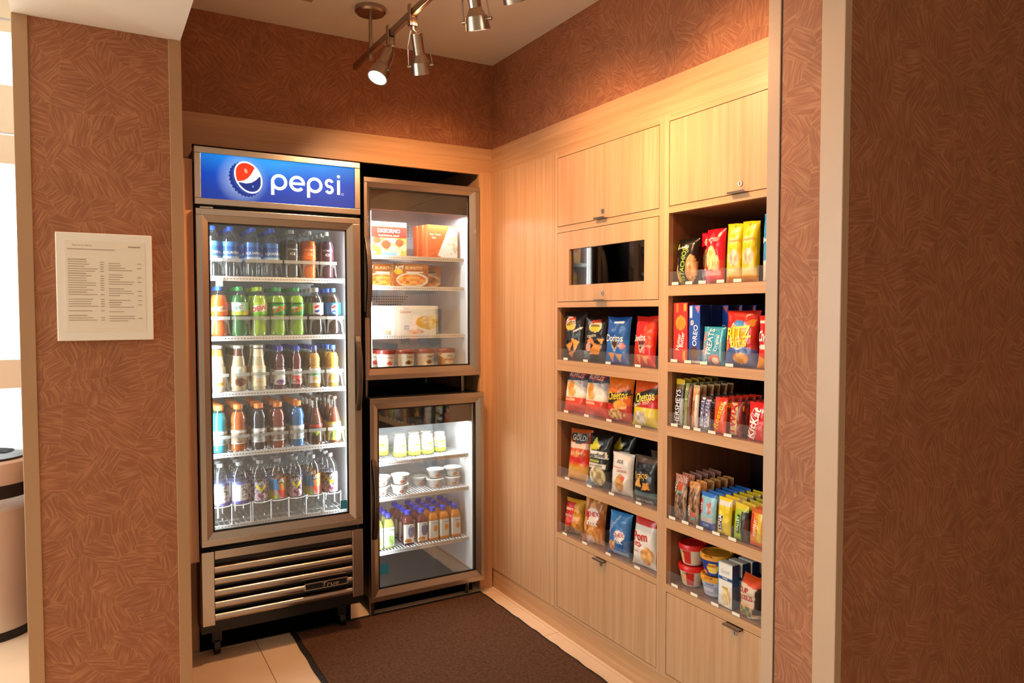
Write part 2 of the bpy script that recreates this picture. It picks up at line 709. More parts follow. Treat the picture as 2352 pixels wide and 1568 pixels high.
def carton(name, W, H, Dp, base, ops, texts, label, cat='box', side=None, top=None, nu=30, nv=40, topops=()):
    """card box, front at y=0 towards -y"""
    def S(u, v, off):
        u, v = np.asarray(u, float), np.asarray(v, float)
        return (u - 0.5) * W, np.zeros_like(u) - off * 0.4, v * H

    v1, f1, c1 = gridmesh(S, nu, nv, base, ops)
    sd = lin(side or base)
    tp = lin(top or side or base)
    vs, fs, cs = v1.tolist(), list(f1), c1.tolist()
    x0, x1 = -W / 2, W / 2

    def quad(pts, col):
        o_ = len(vs)
        vs.extend(pts)
        fs.append((o_, o_ + 1, o_ + 2, o_ + 3))
        cs.extend([col] * 4)
    quad([(x1, 0, 0), (x1, Dp, 0), (x1, Dp, H), (x1, 0, H)], sd)
    quad([(x0, Dp, 0), (x0, 0, 0), (x0, 0, H), (x0, Dp, H)], sd)
    quad([(x0, 0, H), (x1, 0, H), (x1, Dp, H), (x0, Dp, H)], tp)
    quad([(x1, Dp, 0), (x0, Dp, 0), (x0, Dp, H), (x1, Dp, H)], sd)
    quad([(x0, Dp, 0), (x1, Dp, 0), (x1, 0, 0), (x0, 0, 0)], sd)
    me = bpy.data.meshes.new(name)
    me.from_pydata(vs, [], fs)
    setcol(me, cs)
    o = link(name, me, CARD)
    tag(o, label, cat)
    # folded closing flap on top
    mb = MB().box(x0 * 0.97, x1 * 0.97, Dp * 0.12, Dp * 0.9, H, H + 0.0012)
    mb.c = [tp] * 8
    mb.build('flap', CARD, o, loc=(0, 0, 0))
    lettering(S, W, H, texts, o, CARD)
    return o


def prof_r(prof, z):
    zs = [p[1] for p in prof]
    rs = [p[0] for p in prof]
    return np.interp(z, zs, rs)


def wrap(o, prof, z0, z1, base, ops, texts, span=200, nu=40, nv=20, mat=None, name='label', lift=0.0008, sq=None, ref_r=None):
    """label wrapped round a turned body, centre towards -y"""
    sp = R(span)
    rr = ref_r or float(prof_r(prof, (z0 + z1) / 2))
    W = rr * sp

    def S(u, v, off):
        u, v = np.asarray(u, float), np.asarray(v, float)
        z = z0 + v * (z1 - z0)
        a = (u - 0.5) * sp
        r = prof_r(prof, z) + lift + off * 0.35
        if sq:
            k = 1.0 / (np.abs(np.cos(a)) ** sq + np.abs(np.sin(a)) ** sq) ** (1.0 / sq)
            r = r * k
        return r * np.sin(a), -r * np.cos(a), z
    v1, f1, c1 = gridmesh(S, nu, nv, base, ops)
    me = bpy.data.meshes.new(name)
    me.from_pydata(v1.tolist(), [], f1)
    setcol(me, c1)
    lb = link(name, me, mat or FOIL, o, True, angle=60)
    lettering(S, W, z1 - z0, texts, lb, mat or FOIL)
    return lb


def bottle(name, prof, label, capcol, drink=None, fill=0.8, cap=(0.014, 0.018), lab=None, n=28, cat='bottle', shell=None, sq=None, group=None):
    """turned bottle: shell, drink inside, ribbed cap, wrapped label"""
    H = prof[-1][1]
    o = MB().lathe(prof, n, sq=sq).build(name, shell or PET, None, True, angle=50)
    tag(o, label, cat, group)
    if drink:
        ip = [(max(0.002, r - 0.0012), z) for r, z in prof if z < H * fill]
        ip.append((max(0.002, float(prof_r(prof, H * fill)) - 0.0012), H * fill))
        ip[0] = (ip[0][0], ip[0][1] + 0.002)
        dm = pm('drink_' + drink.strip('#'), drink, 0.12, 0, 0.05, 30, coat=0.5)
        MB().lathe(ip, n, sq=sq).build('drink', dm, o, True, loc=(0, 0, 0))
    if capcol:
        cm = pm('cap_' + capcol.strip('#'), capcol, 0.4, 0, 0.04, 60)
        mb = MB()
        nn = 36
        pr = []
        r, h = cap
        z0 = H - h * 0.75
        for (rr, zz) in ((r, z0), (r, z0 + h * 0.88), (r * 0.88, z0 + h)):
            pr.append((rr, zz))
        vs = []
        for rr, zz in pr:
            for i in range(nn):
                t = 2 * PI * i / nn
                k = rr * (1.0 - (0.035 if i % 2 else 0.0))
                vs.append((k * math.cos(t), k * math.sin(t), zz))
        fs = [(j * nn + i, j * nn + (i + 1) % nn, (j + 1) * nn + (i + 1) % nn, (j + 1) * nn + i) for j in range(2) for i in range(nn)]
        fs += [tuple(range(nn - 1, -1, -1)), tuple(range(2 * nn, 3 * nn))]
        mb.add(vs, fs)
        mb.build('cap', cm, o, True, loc=(0, 0, 0), angle=30)
    if lab:
        wrap(o, prof, *lab[:5], span=lab[5] if len(lab) > 5 else 200, sq=sq)
    return o
# SECTION-SETTING
# ------------------------------------------------------------------ room shell
fl = struct('floor', MB().box(-4.1, 4.6, -3.1, 5.6, -0.12, -0.003), GROUT, 'stone tile floor of the market alcove and lobby')
tile_mesh = MB().box(0.0015, 0.6085, 0.0015, 0.6085, -0.02, 0.0).build('tile', TILE, fl, bev=0.0012, loc=(0, 0, 0))
first = True
for i in range(-6, 7):
    for j in range(-11, 4):
        x, y = i * 0.61, 3.36 + j * 0.61 - 0.61
        if x > 1.3 and y > 1.0 and x > 1.9:
            continue
        if first:
            t = tile_mesh
            first = False
        else:
            t = tile_mesh.copy()
            COL.objects.link(t)
        t.location = (x, y, 0)
struct('ceiling', MB().box(0.28, 4.6, -3.1, 4.3, ZC, ZC + 0.1), CEIL, 'warm painted ceiling above the market alcove')
struct('ceiling_lobby', MB().box(-4.1, -0.19, -3.1, 5.6, 3.5, 3.6), SOFF, 'high painted lobby ceiling')
struct('beam_soffit', MB().box(-0.2, 0.286, -3.1, 5.6, 2.426, 3.55), SOFF, 'white dropped beam running over the papered pier')
struct('wall_back', MB().box(0.2, XR + 0.6, D + 0.012, D + 0.1, FZ1 - 0.03, ZC), PX, 'brown hatched wallpaper above the refrigerators')
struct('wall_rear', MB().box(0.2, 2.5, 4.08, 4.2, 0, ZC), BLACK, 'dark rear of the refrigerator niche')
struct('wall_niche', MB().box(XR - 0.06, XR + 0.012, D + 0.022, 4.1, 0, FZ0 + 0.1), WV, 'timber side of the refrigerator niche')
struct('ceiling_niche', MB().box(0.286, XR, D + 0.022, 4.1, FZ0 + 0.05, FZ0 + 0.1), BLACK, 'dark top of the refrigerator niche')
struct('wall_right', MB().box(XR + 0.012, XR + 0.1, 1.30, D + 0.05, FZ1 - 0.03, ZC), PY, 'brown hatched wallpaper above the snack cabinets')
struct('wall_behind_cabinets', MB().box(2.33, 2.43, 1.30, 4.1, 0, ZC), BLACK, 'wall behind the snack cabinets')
struct('wall_left', MB().box(-0.2, 0.286, YC, 5.6, 0, 2.426), PX, 'papered pier beside the refrigerators')
struct('wall_front', MB().box(XS, 4.6, 1.094, 1.31, 0, ZC), None, 'papered stub wall closing the snack shelves')
sw = bpy.data.objects['wall_front']
sw.data.materials.append(PY)
sw.data.materials.append(PX)
for p in sw.data.polygons:
    p.material_index = 0 if abs(p.normal.x) > 0.5 else 1
ww = MB().box(-4.1, -4.0, -3.1, 0.9, 0, 3.5).box(-4.1, -4.0, 4.9, 5.6, 0, 3.5).box(-4.1, -4.0, 0.9, 4.9, 0, 0.55).box(-4.1, -4.0, 0.9, 4.9, 2.95, 3.5)
struct('wall_lobby_west', ww, SOFF, 'lobby wall with a wide window opening')
struct('wall_lobby_south', MB().box(-4.1, 4.6, -3.2, -3.0, 0, 3.5), SOFF, 'lobby wall')
struct('wall_lobby_east', MB().box(4.5, 4.6, -3.1, 1.2, 0, ZC), PY, 'lobby wall')
# corner trims of the pier and of the stub wall
struct('trim_1', MB().box(-0.202, -0.158, YC - 0.004, YC + 0.03, 0, 2.426), TRIMM, 'brown corner trim', bev=0.002)
struct('trim_2', MB().box(0.247, 0.288, YC - 0.004, YC + 0.03, 0, 2.426), TRIMM, 'brown corner trim', bev=0.002)
STUBT = pm('stub_trim', '#b99a7e', 0.32, 0, 0.05, 10)
struct('trim_3', MB().box(XS - 0.004, XS + 0.02, 1.273, 1.312, 0, ZC), STUBT, 'satin trim at the shelf side of the stub wall', bev=0.002)
struct('trim_10', MB().box(XS - 0.001, XS + 0.01, 1.2705, 1.273, 0, ZC), pm('shadow_gap', '#3a2418', 0.8, 0, 0.1), 'dark joint beside the satin trim')
struct('trim_4', MB().box(XS - 0.004, XS + 0.022, 1.090, 1.153, 0, ZC), STUBT, 'satin trim at the lobby side of the stub wall', bev=0.002)
# timber fascia and niche frame
struct('trim_5', MB().box(0.2, XR, D, D + 0.022, FZ0, FZ1), WX, 'timber fascia above the refrigerators')
struct('trim_6', MB().box(XR, XR + 0.022, 1.31, D, FZ0, FZ1), WY, 'timber fascia above the snack cabinets')
struct('trim_7', MB().box(1.768, XR, D, D + 0.022, 0, FZ0), WV, 'timber stile between freezers and cabinet panel')
struct('trim_8', MB().box(0.2, 0.384, D, D + 0.022, 0, FZ0), WV, 'timber stile beside the tall refrigerator')
struct('trim_9', MB().box(0.300, 0.3655, 3.225, D, 0.445, 2.105), WV, 'timber filler between pier and tall refrigerator')
struct('baseboard_right', MB().box(XR + 0.004, XR + 0.022, 1.31, D, 0, 0.105), WY, 'timber plinth under the snack cabinets')

# lobby window: frame members, tinted spandrel, panes
WFR = pm('window_frame', '#cbb59b', 0.5, 0, 0.04)
wn = struct('window_1', MB().box(-4.0, -0.2, 5.46, 5.56, 0.0, 0.22), WFR, 'tall lobby window with cream frame')
for z0, z1 in ((1.01, 1.19), (2.40, 2.575), (2.59, 2.88), (3.20, 3.27), (3.285, 3.5)):
    MB().box(-4.0, -0.2, 5.46, 5.56, z0, z1).build('rail', WFR, wn, bev=0.004)
for x in (-3.95, -2.75, -1.55, -0.22):
    MB().box(x - 0.04, x + 0.04, 5.45, 5.57, 0.22, 3.3).build('mullion', WFR, wn, bev=0.004)
for xa, xb in ((-3.91, -2.79), (-2.71, -1.59), (-1.51, -0.26)):
    for z0, z1 in ((0.22, 1.01), (1.19, 2.40), (2.88, 3.20)):
        MB().box(xa, xb, 5.505, 5.511, z0, z1).build('pane', PANE, wn)

wn2 = struct('window_2', MB().box(-4.08, -4.0, 0.9, 4.9, 0.55, 0.62), WFR, 'wide lobby window facing the alcove')
for y in (0.93, 2.25, 3.57, 4.87):
    MB().box(-4.08, -4.0, y - 0.03, y + 0.03, 0.62, 2.95).build('mullion', WFR, wn2)
for a, b in ((0.96, 2.22), (2.28, 3.54), (3.60, 4.84)):
    MB().box(-4.045, -4.039, a, b, 0.62, 2.95).build('pane', PANE, wn2)

# ceiling vent above the tall refrigerator
v = thing('ceiling_vent', (0.66, 2.98, ZC), 'slatted metal air vent set in the alcove ceiling', 'vent')
VM = pm('vent_metal', '#a98565', 0.5, 0, 0.05)
mb = MB()
for a in ((0.50, 0.82, 2.82, 2.84), (0.50, 0.82, 3.06, 3.08), (0.50, 0.52, 2.84, 3.06), (0.80, 0.82, 2.84, 3.06)):
    mb.box(*a, ZC - 0.006, ZC)
mb.build('vent_frame', VM, v)
MB().box(0.52, 0.80, 2.84, 3.06, ZC - 0.001, ZC).build('duct', BLACK, v)
for k in range(9):
    x = 0.535 + k * 0.031
    MB().prism([(x, ZC - 0.001), (x + 0.016, ZC - 0.008), (x + 0.018, ZC - 0.007), (x + 0.002, ZC)], 'y', 2.84, 3.06).build('slat', VM, v)

# unseen fill lights added in the lobby ceiling, built as round fixtures
FILLW = pm('fill_diffuser', '#fff1dd', 0.5, 0, 0.0, emit=4.0)
for (x, y, z, e) in LOBBY_FILLS:
    l = thing('lobby_fill', (x, y, z), 'unseen round fill light added in the lobby ceiling', 'light', 'added lobby fill lights')
    MB().lathe([(0.10, 0.0), (0.10, 0.008), (0.13, 0.008), (0.13, -0.004), (0.10, -0.008)], 24, (x, y, z), cap0=False, cap1=False).build('rim', WHITEM, l, True)
    MB().cyl((x, y, z + 0.004), (x, y, z + 0.006), 0.098, n=24).build('diffuser', FILLW, l)
    light('lamp', 'AREA', (x, y, z - 0.012), e, LOBBY, l, target=(x, y, 0), shape='DISK', size=0.18)  # added fill shining down into the lobby

# ------------------------------------------------------------------ floor mat
mt = thing('floor_mat', (1.257, 2.44, 0), 'brown carpet floor mat with black rubber edge before the refrigerators', 'mat')
bm_ = MB()
NW = 60
e0, e1 = [], []
for k in range(NW + 1):
    y = 1.52 + (3.362 - 1.52) * k / NW
    e0.append((0.762 + 0.0016 * math.sin(k * 0.9), y))
    e1.append((1.753 + 0.0022 * math.sin(k * 1.25) + 0.001 * math.sin(k * 2.3), y))
bm_.prism(e0 + e1[::-1], 'z', 0.0005, 0.006)
bm_.build('rubber_edge', RUBBER, mt)
CARPET = pm('carpet', '#5a3f30', 0.95, 0, 0.75, 85, 1.0, 260, spec=0.1)
cp = MB()
cp.prism([(a + 0.022, b) for a, b in e0[1:-1]] + [(a - 0.014, b) for a, b in e1[1:-1]][::-1], 'z', 0.005, 0.0095)
cp.build('pile', CARPET, mt)

# ------------------------------------------------------------------ framed price list on the pier
PAPM = pm('menu_paper', '#e8dcca', 0.35, 0, 0.02)
mn = thing('price_list', (0.042, YC - 0.004, 1.388), 'white framed printed price list mounted on the papered pier', 'sign')
x0, x1, z0, z1, yf = -0.0985, 0.183, 1.388, 1.744, YC - 0.018
MB().box(x0, x1, yf, YC - 0.0005, z0, z1).build('frame', pm('menu_frame', '#ece3d6', 0.35, 0, 0.02), mn, bev=0.003)
MB().box(x0 + 0.026, x1 - 0.022, yf - 0.0008, yf + 0.001, z0 + 0.03, z1 - 0.026).build('sheet', PAPM, mn)
tx = MB()
rnd = random.Random(4)
px0, pw = x0 + 0.033, (x1 - x0) - 0.062


def bar(u0, u1, zz, hh):
    tx.box(px0 + u0 * pw, px0 + u1 * pw, yf - 0.0014, yf - 0.0009, zz - hh / 2, zz + hh / 2)


bar(0.0, 0.62, 1.690, 0.0022)
bar(0.80, 0.97, 1.702, 0.004)
z = 1.664
for k in range(27):
    z -= 0.0077
    if k in (16, 21, 23):
        continue
    h = k in (0, 6, 14, 24)
    bar(0.0, (0.24 if h else rnd.uniform(0.2, 0.40)), z, 0.0026 if h else 0.0019)
    if not h:
        bar(0.42, 0.47, z, 0.0022)
    if k > 0 and k not in (5, 11):
        h2 = k in (18,)
        bar(0.53, rnd.uniform(0.66, 0.90), z - 0.003, 0.0026 if h2 else 0.0019)
        if k % 2 and not h2:
            bar(0.92, 0.98, z - 0.003, 0.0022)
INK = pm('grey_ink', '#a58f7a', 0.7, 0, 0.05)
tx.build('print_lines', INK, mn)
SM = lambda u, vv, off: (px0 + np.asarray(u) * pw, np.zeros_like(np.asarray(u, float)) + yf - 0.0014, z0 + np.asarray(vv) * (z1 - z0))
g = lettering(lambda u, vv, off: tuple(a - b for a, b in zip(SM(u, vv, off), mn.location)), pw, z1 - z0, [('The Corner Market', 0.19, (1.703 - z0) / (z1 - z0), 0.0055, '#a08a74', 0, 0.9, 0.0)], mn, CARD)

# ------------------------------------------------------------------ lobby waste bin
tb = thing('waste_bin', (-0.458, 4.11, 0), 'round stainless steel waste bin with a black rim in the lobby', 'bin')
c = (-0.458, 4.11, 0)
BINM = pm('bin_steel', '#d9d3cb', 0.42, 0.65, 0.05, 6)
MB().lathe([(0.2, 0.03), (0.2, 0.60)], 40, c).build('body', BINM, tb, True)
MB().lathe([(0.203, 0.0), (0.206, 0.02), (0.203, 0.04)], 40, c).build('base_ring', BLACK, tb, True)
BAGM = clear('bin_liner', '#e8e4de', 0.06, 1.0, 0.45, rough=0.15)
MB().lathe([(0.204 + 0.003 * math.sin(k * 2.1), 0.585 + 0.01 * k) for k in range(7)], 40, c, cap0=False, cap1=False).build('liner_bag', BAGM, tb, True)
MB().lathe([(0.207, 0.645), (0.207, 0.705)], 40, c).build('black_band', BLACK, tb, True)
MB().lathe([(0.205, 0.705), (0.205, 0.80), (0.19, 0.812)], 40, c, cap1=False).build('collar', BINM, tb, True)
MB().lathe([(0.19, 0.812), (0.185, 0.822), (0.13, 0.835), (0.125, 0.80), (0.02, 0.795)], 40, c).build('lid_ring', BLACK, tb, True)
# SECTION-CABINETS
DBOT = []


def door(parent, y0, y1, z0, z1, pull='bottom', win=None):
    g_ = 0.0025
    ya, yb, za, zb = y0 + g_, y1 - g_, z0 + g_, z1 - g_
    mb_ = MB()
    if win:
        w0, w1, v0_, v1_ = win
        for a in ((ya, yb, za, v0_), (ya, yb, v1_, zb), (ya, w0, v0_, v1_), (w1, yb, v0_, v1_)):
            mb_.box(XR, XR + 0.02, *a)
    else:
        mb_.box(XR, XR + 0.02, ya, yb, za, zb)
    d = mb_.build('door', WV, parent, bev=0.0 if win else 0.0008)
    off = d.parent.location
    if win:
        m2 = MB().box(XR + 0.012, XR + 0.016, w0 - 0.005, w1 + 0.005, v0_ - 0.005, v1_ + 0.005)
        q = m2.build('window_pane', PANED, d, loc=(-off[0], -off[1], -off[2]))
    yc = (y0 + y1) / 2 + 0.006
    zp = za if pull == 'bottom' else zb
    sgn = 1 if pull == 'bottom' else -1
    m3 = MB()
    m3.prism([(XR - 0.022, zp - 0.0012), (XR + 0.018, zp - 0.0012), (XR + 0.018, zp), (XR - 0.0205, zp), (XR - 0.0205, zp + 0.005 * sgn), (XR - 0.022, zp + 0.005 * sgn)], 'y', yc - 0.036, yc + 0.036)
    m3.build('pull', NICKEL, d, loc=(-off[0], -off[1], -off[2]))
    zl = zp + 0.03 * sgn if pull == 'bottom' else zp - 0.022
    m4 = MB().cyl((XR + 0.002, yc - 0.003, zl), (XR - 0.004, yc - 0.003, zl), 0.0105, 0.0095, 20)
    lk = m4.build('lock', pm('lock_chrome', '#e2dacf', 0.38, 1.0, 0.02), d, True, loc=(-off[0], -off[1], -off[2]))
    MB().box(XR - 0.0046, XR - 0.0035, yc - 0.0042, yc - 0.0018, zl - 0.005, zl + 0.005).build('keyhole', BLACK, d, loc=(-off[0], -off[1], -off[2]))
    return d


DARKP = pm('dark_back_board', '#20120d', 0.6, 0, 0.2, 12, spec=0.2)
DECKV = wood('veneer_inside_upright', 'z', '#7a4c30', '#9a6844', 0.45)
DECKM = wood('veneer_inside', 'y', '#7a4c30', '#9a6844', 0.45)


def cabinet(name, label, y0, y1, sides, doors, shelves, rails):
    c_ = thing(name, (XR + 0.2, (y0 + y1) / 2, 0), label, 'cabinet', None)
    for a, b in sides:
        sp_ = MB().box(XR, XR + 0.022, a, b, 0.105, FZ0).build('side_panel', WV, c_)
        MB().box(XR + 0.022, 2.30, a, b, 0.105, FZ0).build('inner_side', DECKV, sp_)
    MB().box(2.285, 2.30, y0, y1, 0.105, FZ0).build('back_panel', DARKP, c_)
    for a, b in rails:
        MB().box(XR, XR + 0.022, y0, y1, a, b).build('rail', WY, c_)
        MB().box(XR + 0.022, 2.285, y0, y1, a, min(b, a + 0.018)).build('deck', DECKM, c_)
    for a, b in shelves:
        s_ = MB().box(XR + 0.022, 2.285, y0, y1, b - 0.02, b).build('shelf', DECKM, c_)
        MB().box(XR, XR + 0.022, y0, y1, a, b).build('shelf_edge', WY, s_, loc=tuple(-x for x in c_.location))
    for d in doors:
        door(c_, y0, y1, *d[:2], pull=d[2], win=d[3] if len(d) > 3 else None)
    return c_


struct('wall_panel', MB().box(XR, XR + 0.02, 2.7885, D, 0.105, FZ0), WV, 'plain upright timber panel between niche and snack cabinet')
LC = cabinet('snack_cabinet', 'timber snack cabinet with a glazed door above four shelves of chip bags', 2.081, 2.766,
             [(2.766, 2.786), (2.055, 2.081)],
             [(1.867, 2.179, 'bottom'), (1.527, 1.841, 'bottom', (2.165, 2.673, 1.601, 1.760)), (0.116, 0.441, 'top')],
             [(1.216, 1.264), (0.991, 1.026), (0.682, 0.723), (0.441, 0.465)],
             [(2.179, 2.202), (1.841, 1.867), (1.503, 1.527), (0.105, 0.116)])
RC = cabinet('snack_cabinet', 'timber snack cabinet with candy bars and cartons beside the stub wall', 1.344, 2.029,
             [(2.029, 2.055), (1.311, 1.344)],
             [(1.868, 2.179, 'bottom'), (0.120, 0.434, 'top')],
             [(1.541, 1.578), (1.262, 1.296), (1.023, 1.059), (0.676, 0.712), (0.434, 0.463)],
             [(2.179, 2.202), (1.844, 1.868), (0.105, 0.120)])


# clear acrylic trays along the shelf fronts, with dividers and price tags
def tray(label, y0, y1, z, cuts, lip=0.052, tags=None):
    t_ = thing('acrylic_tray', (XR + 0.03, (y0 + y1) / 2, z), label, 'tray', 'clear snack trays on the cabinet shelves')
    y0, y1 = y0 + 0.002, y1 - 0.002
    MB().box(XR + 0.006, XR + 0.40, y0, y1, z + 0.0004, z + 0.002).build('base', ACR, t_)
    MB().box(XR + 0.003, XR + 0.006, y0, y1, z + 0.0004, z + lip).build('lip', ACR, t_)
    for cpos in cuts:
        MB().box(XR + 0.0065, XR + 0.085, cpos - 0.001, cpos + 0.001, z + 0.0022, z + lip + 0.03).build('divider', ACR, t_)
    ed = [y1] + sorted(cuts, reverse=True) + [y0]
    for m_ in tags or [(a + b) / 2 + 0.012 for a, b in zip(ed[:-1], ed[1:])]:
        MB().box(XR + 0.0015, XR + 0.0028, m_ - 0.017, m_ + 0.017, z + 0.002, z + 0.0125).build('price_tag', PAPER, t_)
    return t_


tray('clear tray with price tags under the black, blue and red tortilla bags', 2.081, 2.766, 1.264, (2.615, 2.4595, 2.297))
tray('clear tray with price tags under the orange and cheese puff bags', 2.081, 2.766, 1.026, (2.606, 2.451, 2.290))
tray('clear tray with price tags under pretzel and popcorn bags', 2.081, 2.766, 0.723, (2.586, 2.428, 2.277))
tray('clear tray with price tags under peanut and snack mix bags', 2.081, 2.766, 0.465, (2.625, 2.455, 2.289))
tray('clear tray with price tags under pistachio and nut pouches', 1.344, 2.029, 1.578, (1.795, 1.7215), tags=(1.995, 1.925, 1.86, 1.775, 1.70))
tray('clear tray with price tags under cookie cartons and cracker bags', 1.344, 2.029, 1.296, (1.945, 1.8865, 1.7885, 1.650))
tray('clear tray with price tags under the chocolate bars', 1.344, 2.029, 1.059, (1.9365, 1.8985, 1.8325, 1.758, 1.688))
tray('clear tray with price tags under the granola bars', 1.344, 2.029, 0.712, (1.9525, 1.890, 1.807, 1.735, 1.661))
tray('clear tray with price tags under the cups and cracker cartons', 1.344, 2.029, 0.463, (1.7245,), tags=(1.985, 1.885, 1.785, 1.69))
# SECTION-FRIDGES
LED = pm('led_strip', '#ffffff', 0.5, 0, 0.0, emit=6.0)
COOL = (0.93, 0.97, 1.0)
ENERGY = pm('energy_sticker', '#1f7fa6', 0.5, 0, 0.05)


def ring(mb_, x0, x1, z0, z1, wd, y0, y1):
    for a in ((x0, x1, z0, z0 + wd), (x0, x1, z1 - wd, z1), (x0, x0 + wd, z0 + wd, z1 - wd), (x1 - wd, x1, z0 + wd, z1 - wd)):
        mb_.box(a[0], a[1], y0, y1, a[2], a[3])
    return mb_


def slope(mb_, o, yo, i, yi):
    """splayed frame between an outer rectangle at depth yo and an inner one at yi"""
    def rc(r, y):
        return [(r[0], y, r[2]), (r[1], y, r[2]), (r[1], y, r[3]), (r[0], y, r[3])]
    return mb_.add(rc(o, yo) + rc(i, yi), [(k, (k + 1) % 4, 4 + (k + 1) % 4, 4 + k) for k in range(4)])


def open_box(x0, x1, y0, y1, z0, z1, t):
    """five walls round a cavity that is open towards -y"""
    m_ = MB()
    m_.box(x0, x0 + t, y0, y1, z0, z1).box(x1 - t, x1, y0, y1, z0, z1).box(x0 + t, x1 - t, y1 - t, y1, z0, z1)
    m_.box(x0 + t, x1 - t, y0, y1 - t, z0, z0 + t).box(x0 + t, x1 - t, y0, y1 - t, z1 - t, z1)
    return m_


def glass_door(root, outer, step, glass, yf, thick=0.045):
    d = ring(MB(), *outer, 0.0, yf, yf) if False else MB()
    # outer flat of the frame
    for a in ((outer[0], outer[1], outer[2], step[2]), (outer[0], outer[1], step[3], outer[3]), (outer[0], step[0], step[2], step[3]), (step[1], outer[1], step[2], step[3])):
        d.box(a[0], a[1], yf, yf + thick, a[2], a[3])
    dr = d.build('door', STEEL, root, bev=0.002)
    m_ = slope(MB(), step, yf + 0.003, glass, yf + 0.012)
    m_.build('inner_frame', STEEL, dr)
    m_ = MB()
    g = glass
    for a in ((g[0] - 0.004, g[1] + 0.004, g[2] - 0.004, g[2] + 0.007), (g[0] - 0.004, g[1] + 0.004, g[3] - 0.007, g[3] + 0.004), (g[0] - 0.004, g[0] + 0.007, g[2], g[3]), (g[1] - 0.007, g[1] + 0.004, g[2], g[3])):
        m_.box(a[0], a[1], yf + 0.0135, yf + 0.018, a[2], a[3])
    m_.build('gasket', BLACK, dr)
    MB().box(g[0], g[1], yf + 0.019, yf + 0.023, g[2], g[3]).build('glass', PANE, dr)
    return dr


def bow_handle(dr, xc, z0, z1, yf, wd=0.024):
    n = 14
    pts, inn = [], []
    for k in range(n + 1):
        t = k / n
        z = z0 + (z1 - z0) * t
        y = yf - 0.012 - 0.038 * math.sin(PI * t) ** 0.8
        pts.append((y, z))
        inn.append((y + 0.010 + 0.012 * math.sin(PI * t), z))
    m_ = MB()
    for k in range(n):
        for i, (p, q) in enumerate(((pts[k], pts[k + 1]),)):
            pass
    poly = pts + inn[::-1]
    m_.prism(poly, 'x', xc - wd / 2, xc + wd / 2)
    m_.box(xc - wd / 2, xc + wd / 2, yf - 0.013, yf, z0, z0 + 0.03).box(xc - wd / 2, xc + wd / 2, yf - 0.013, yf, z1 - 0.03, z1)
    return m_.build('handle', STEELD, dr, bev=0.003)


def wire_shelf(root, x0, x1, y0, y1, z, n=26, rail=0.018):
    m_ = MB()
    for k in range(n):
        x = x0 + 0.01 + (x1 - x0 - 0.02) * k / (n - 1)
        m_.box(x - 0.0018, x + 0.0018, y0 + 0.003, y1, z - 0.004, z)
    for y in (y0 + 0.1, (y0 + y1) / 2, y1 - 0.05):
        m_.box(x0, x1, y - 0.003, y + 0.003, z - 0.009, z - 0.004)
    s_ = m_.build('shelf', WHITEM, root)
    MB().box(x0, x1, y0, y0 + 0.003, z - rail, z + 0.002).build('front_rail', WHITEM, s_)
    hl = MB()
    for k in range(int((x1 - x0) / 0.013)):
        x = x0 + 0.012 + k * 0.013
        hl.box(x, x + 0.0055, y0 - 0.0004, y0 + 0.0004, z - rail * 0.55, z - rail * 0.55 + 0.003)
    hl.build('slots', STEELD, s_)
    for x in (x0 + 0.004, x1 - 0.004):
        MB().box(x - 0.004, x + 0.004, y0 + 0.02, y0 + 0.05, z - 0.016, z - 0.009).build('clip', WHITEM, s_)
    return s_


def lane_stops(shelf, xs, y, z, wd, top, milk=True):
    for x in xs:
        x0, x1 = x - wd / 2 + 0.001, x + wd / 2 - 0.001
        n = 12
        arch = [(x0 + 0.008 + (x1 - x0 - 0.016) * (0.5 - 0.5 * math.cos(PI * k / n)), z + 0.018 + (top - 0.034) * math.sin(PI * k / n) ** 0.55) for k in range(n + 1)]
        m_ = MB()
        outer = []
        for k in range(n + 1):
            t = k / n
            outer.append((x0 + (x1 - x0) * t, z + top) if 0 < k < n else ((x0 if k == 0 else x1), z + 0.004))
        vs = [(p[0], y, p[1]) for p in arch] + [(p[0], y, p[1]) for p in outer]
        vs += [(p[0], y + 0.0015, p[1]) for p in arch] + [(p[0], y + 0.0015, p[1]) for p in outer]
        n1 = n + 1
        fs = []
        for k in range(n):
            fs.append((k, k + 1, n1 + k + 1, n1 + k))
            fs.append((2 * n1 + k, 3 * n1 + k, 3 * n1 + k + 1, 2 * n1 + k + 1))
        m_.add(vs, fs)
        s_ = m_.build('lane_stop', STOPC, shelf)
        MB().box(x0, x1, y - 0.001, y + 0.002, z + top - 0.014, z + top).build('stop_band', STOPM, shelf)


# ---------------- tall drinks refrigerator
fr = thing('display_refrigerator', (0.716, 3.55, 0), 'tall glass door drinks refrigerator with a lit blue header sign', 'refrigerator')
FX0, FX1, FY = 0.369, 1.062, 3.2
m_ = open_box(FX0 + 0.004, FX1 - 0.004, FY + 0.05, 3.95, 0.49, 1.92, 0.03)
m_.box(FX0 + 0.002, FX1 - 0.002, FY + 0.02, 3.95, 1.92, 2.15)
m_.box(FX0 + 0.004, FX1 - 0.004, FY + 0.06, 3.95, 0.12, 0.49)
m_.build('shell', BLACK, fr)
open_box(FX0 + 0.036, FX1 - 0.036, FY + 0.055, 3.915, 0.522, 1.888, 0.008).build('liner', LINER, fr)
glass_door(fr, (FX0 + 0.003, FX1 - 0.002, 0.509, 1.906), (0.397, 1.027, 0.535, 1.880), (0.419, 1.000, 0.564, 1.852), FY)
dr = [c_ for c_ in fr.children if c_.name.startswith('door')][0]
bow_handle(dr, 1.040, 1.035, 1.375, FY)
MB().box(0.962, 0.992, FY + 0.0182, FY + 0.0188, 0.585, 0.625).build('energy_sticker', ENERGY, dr)
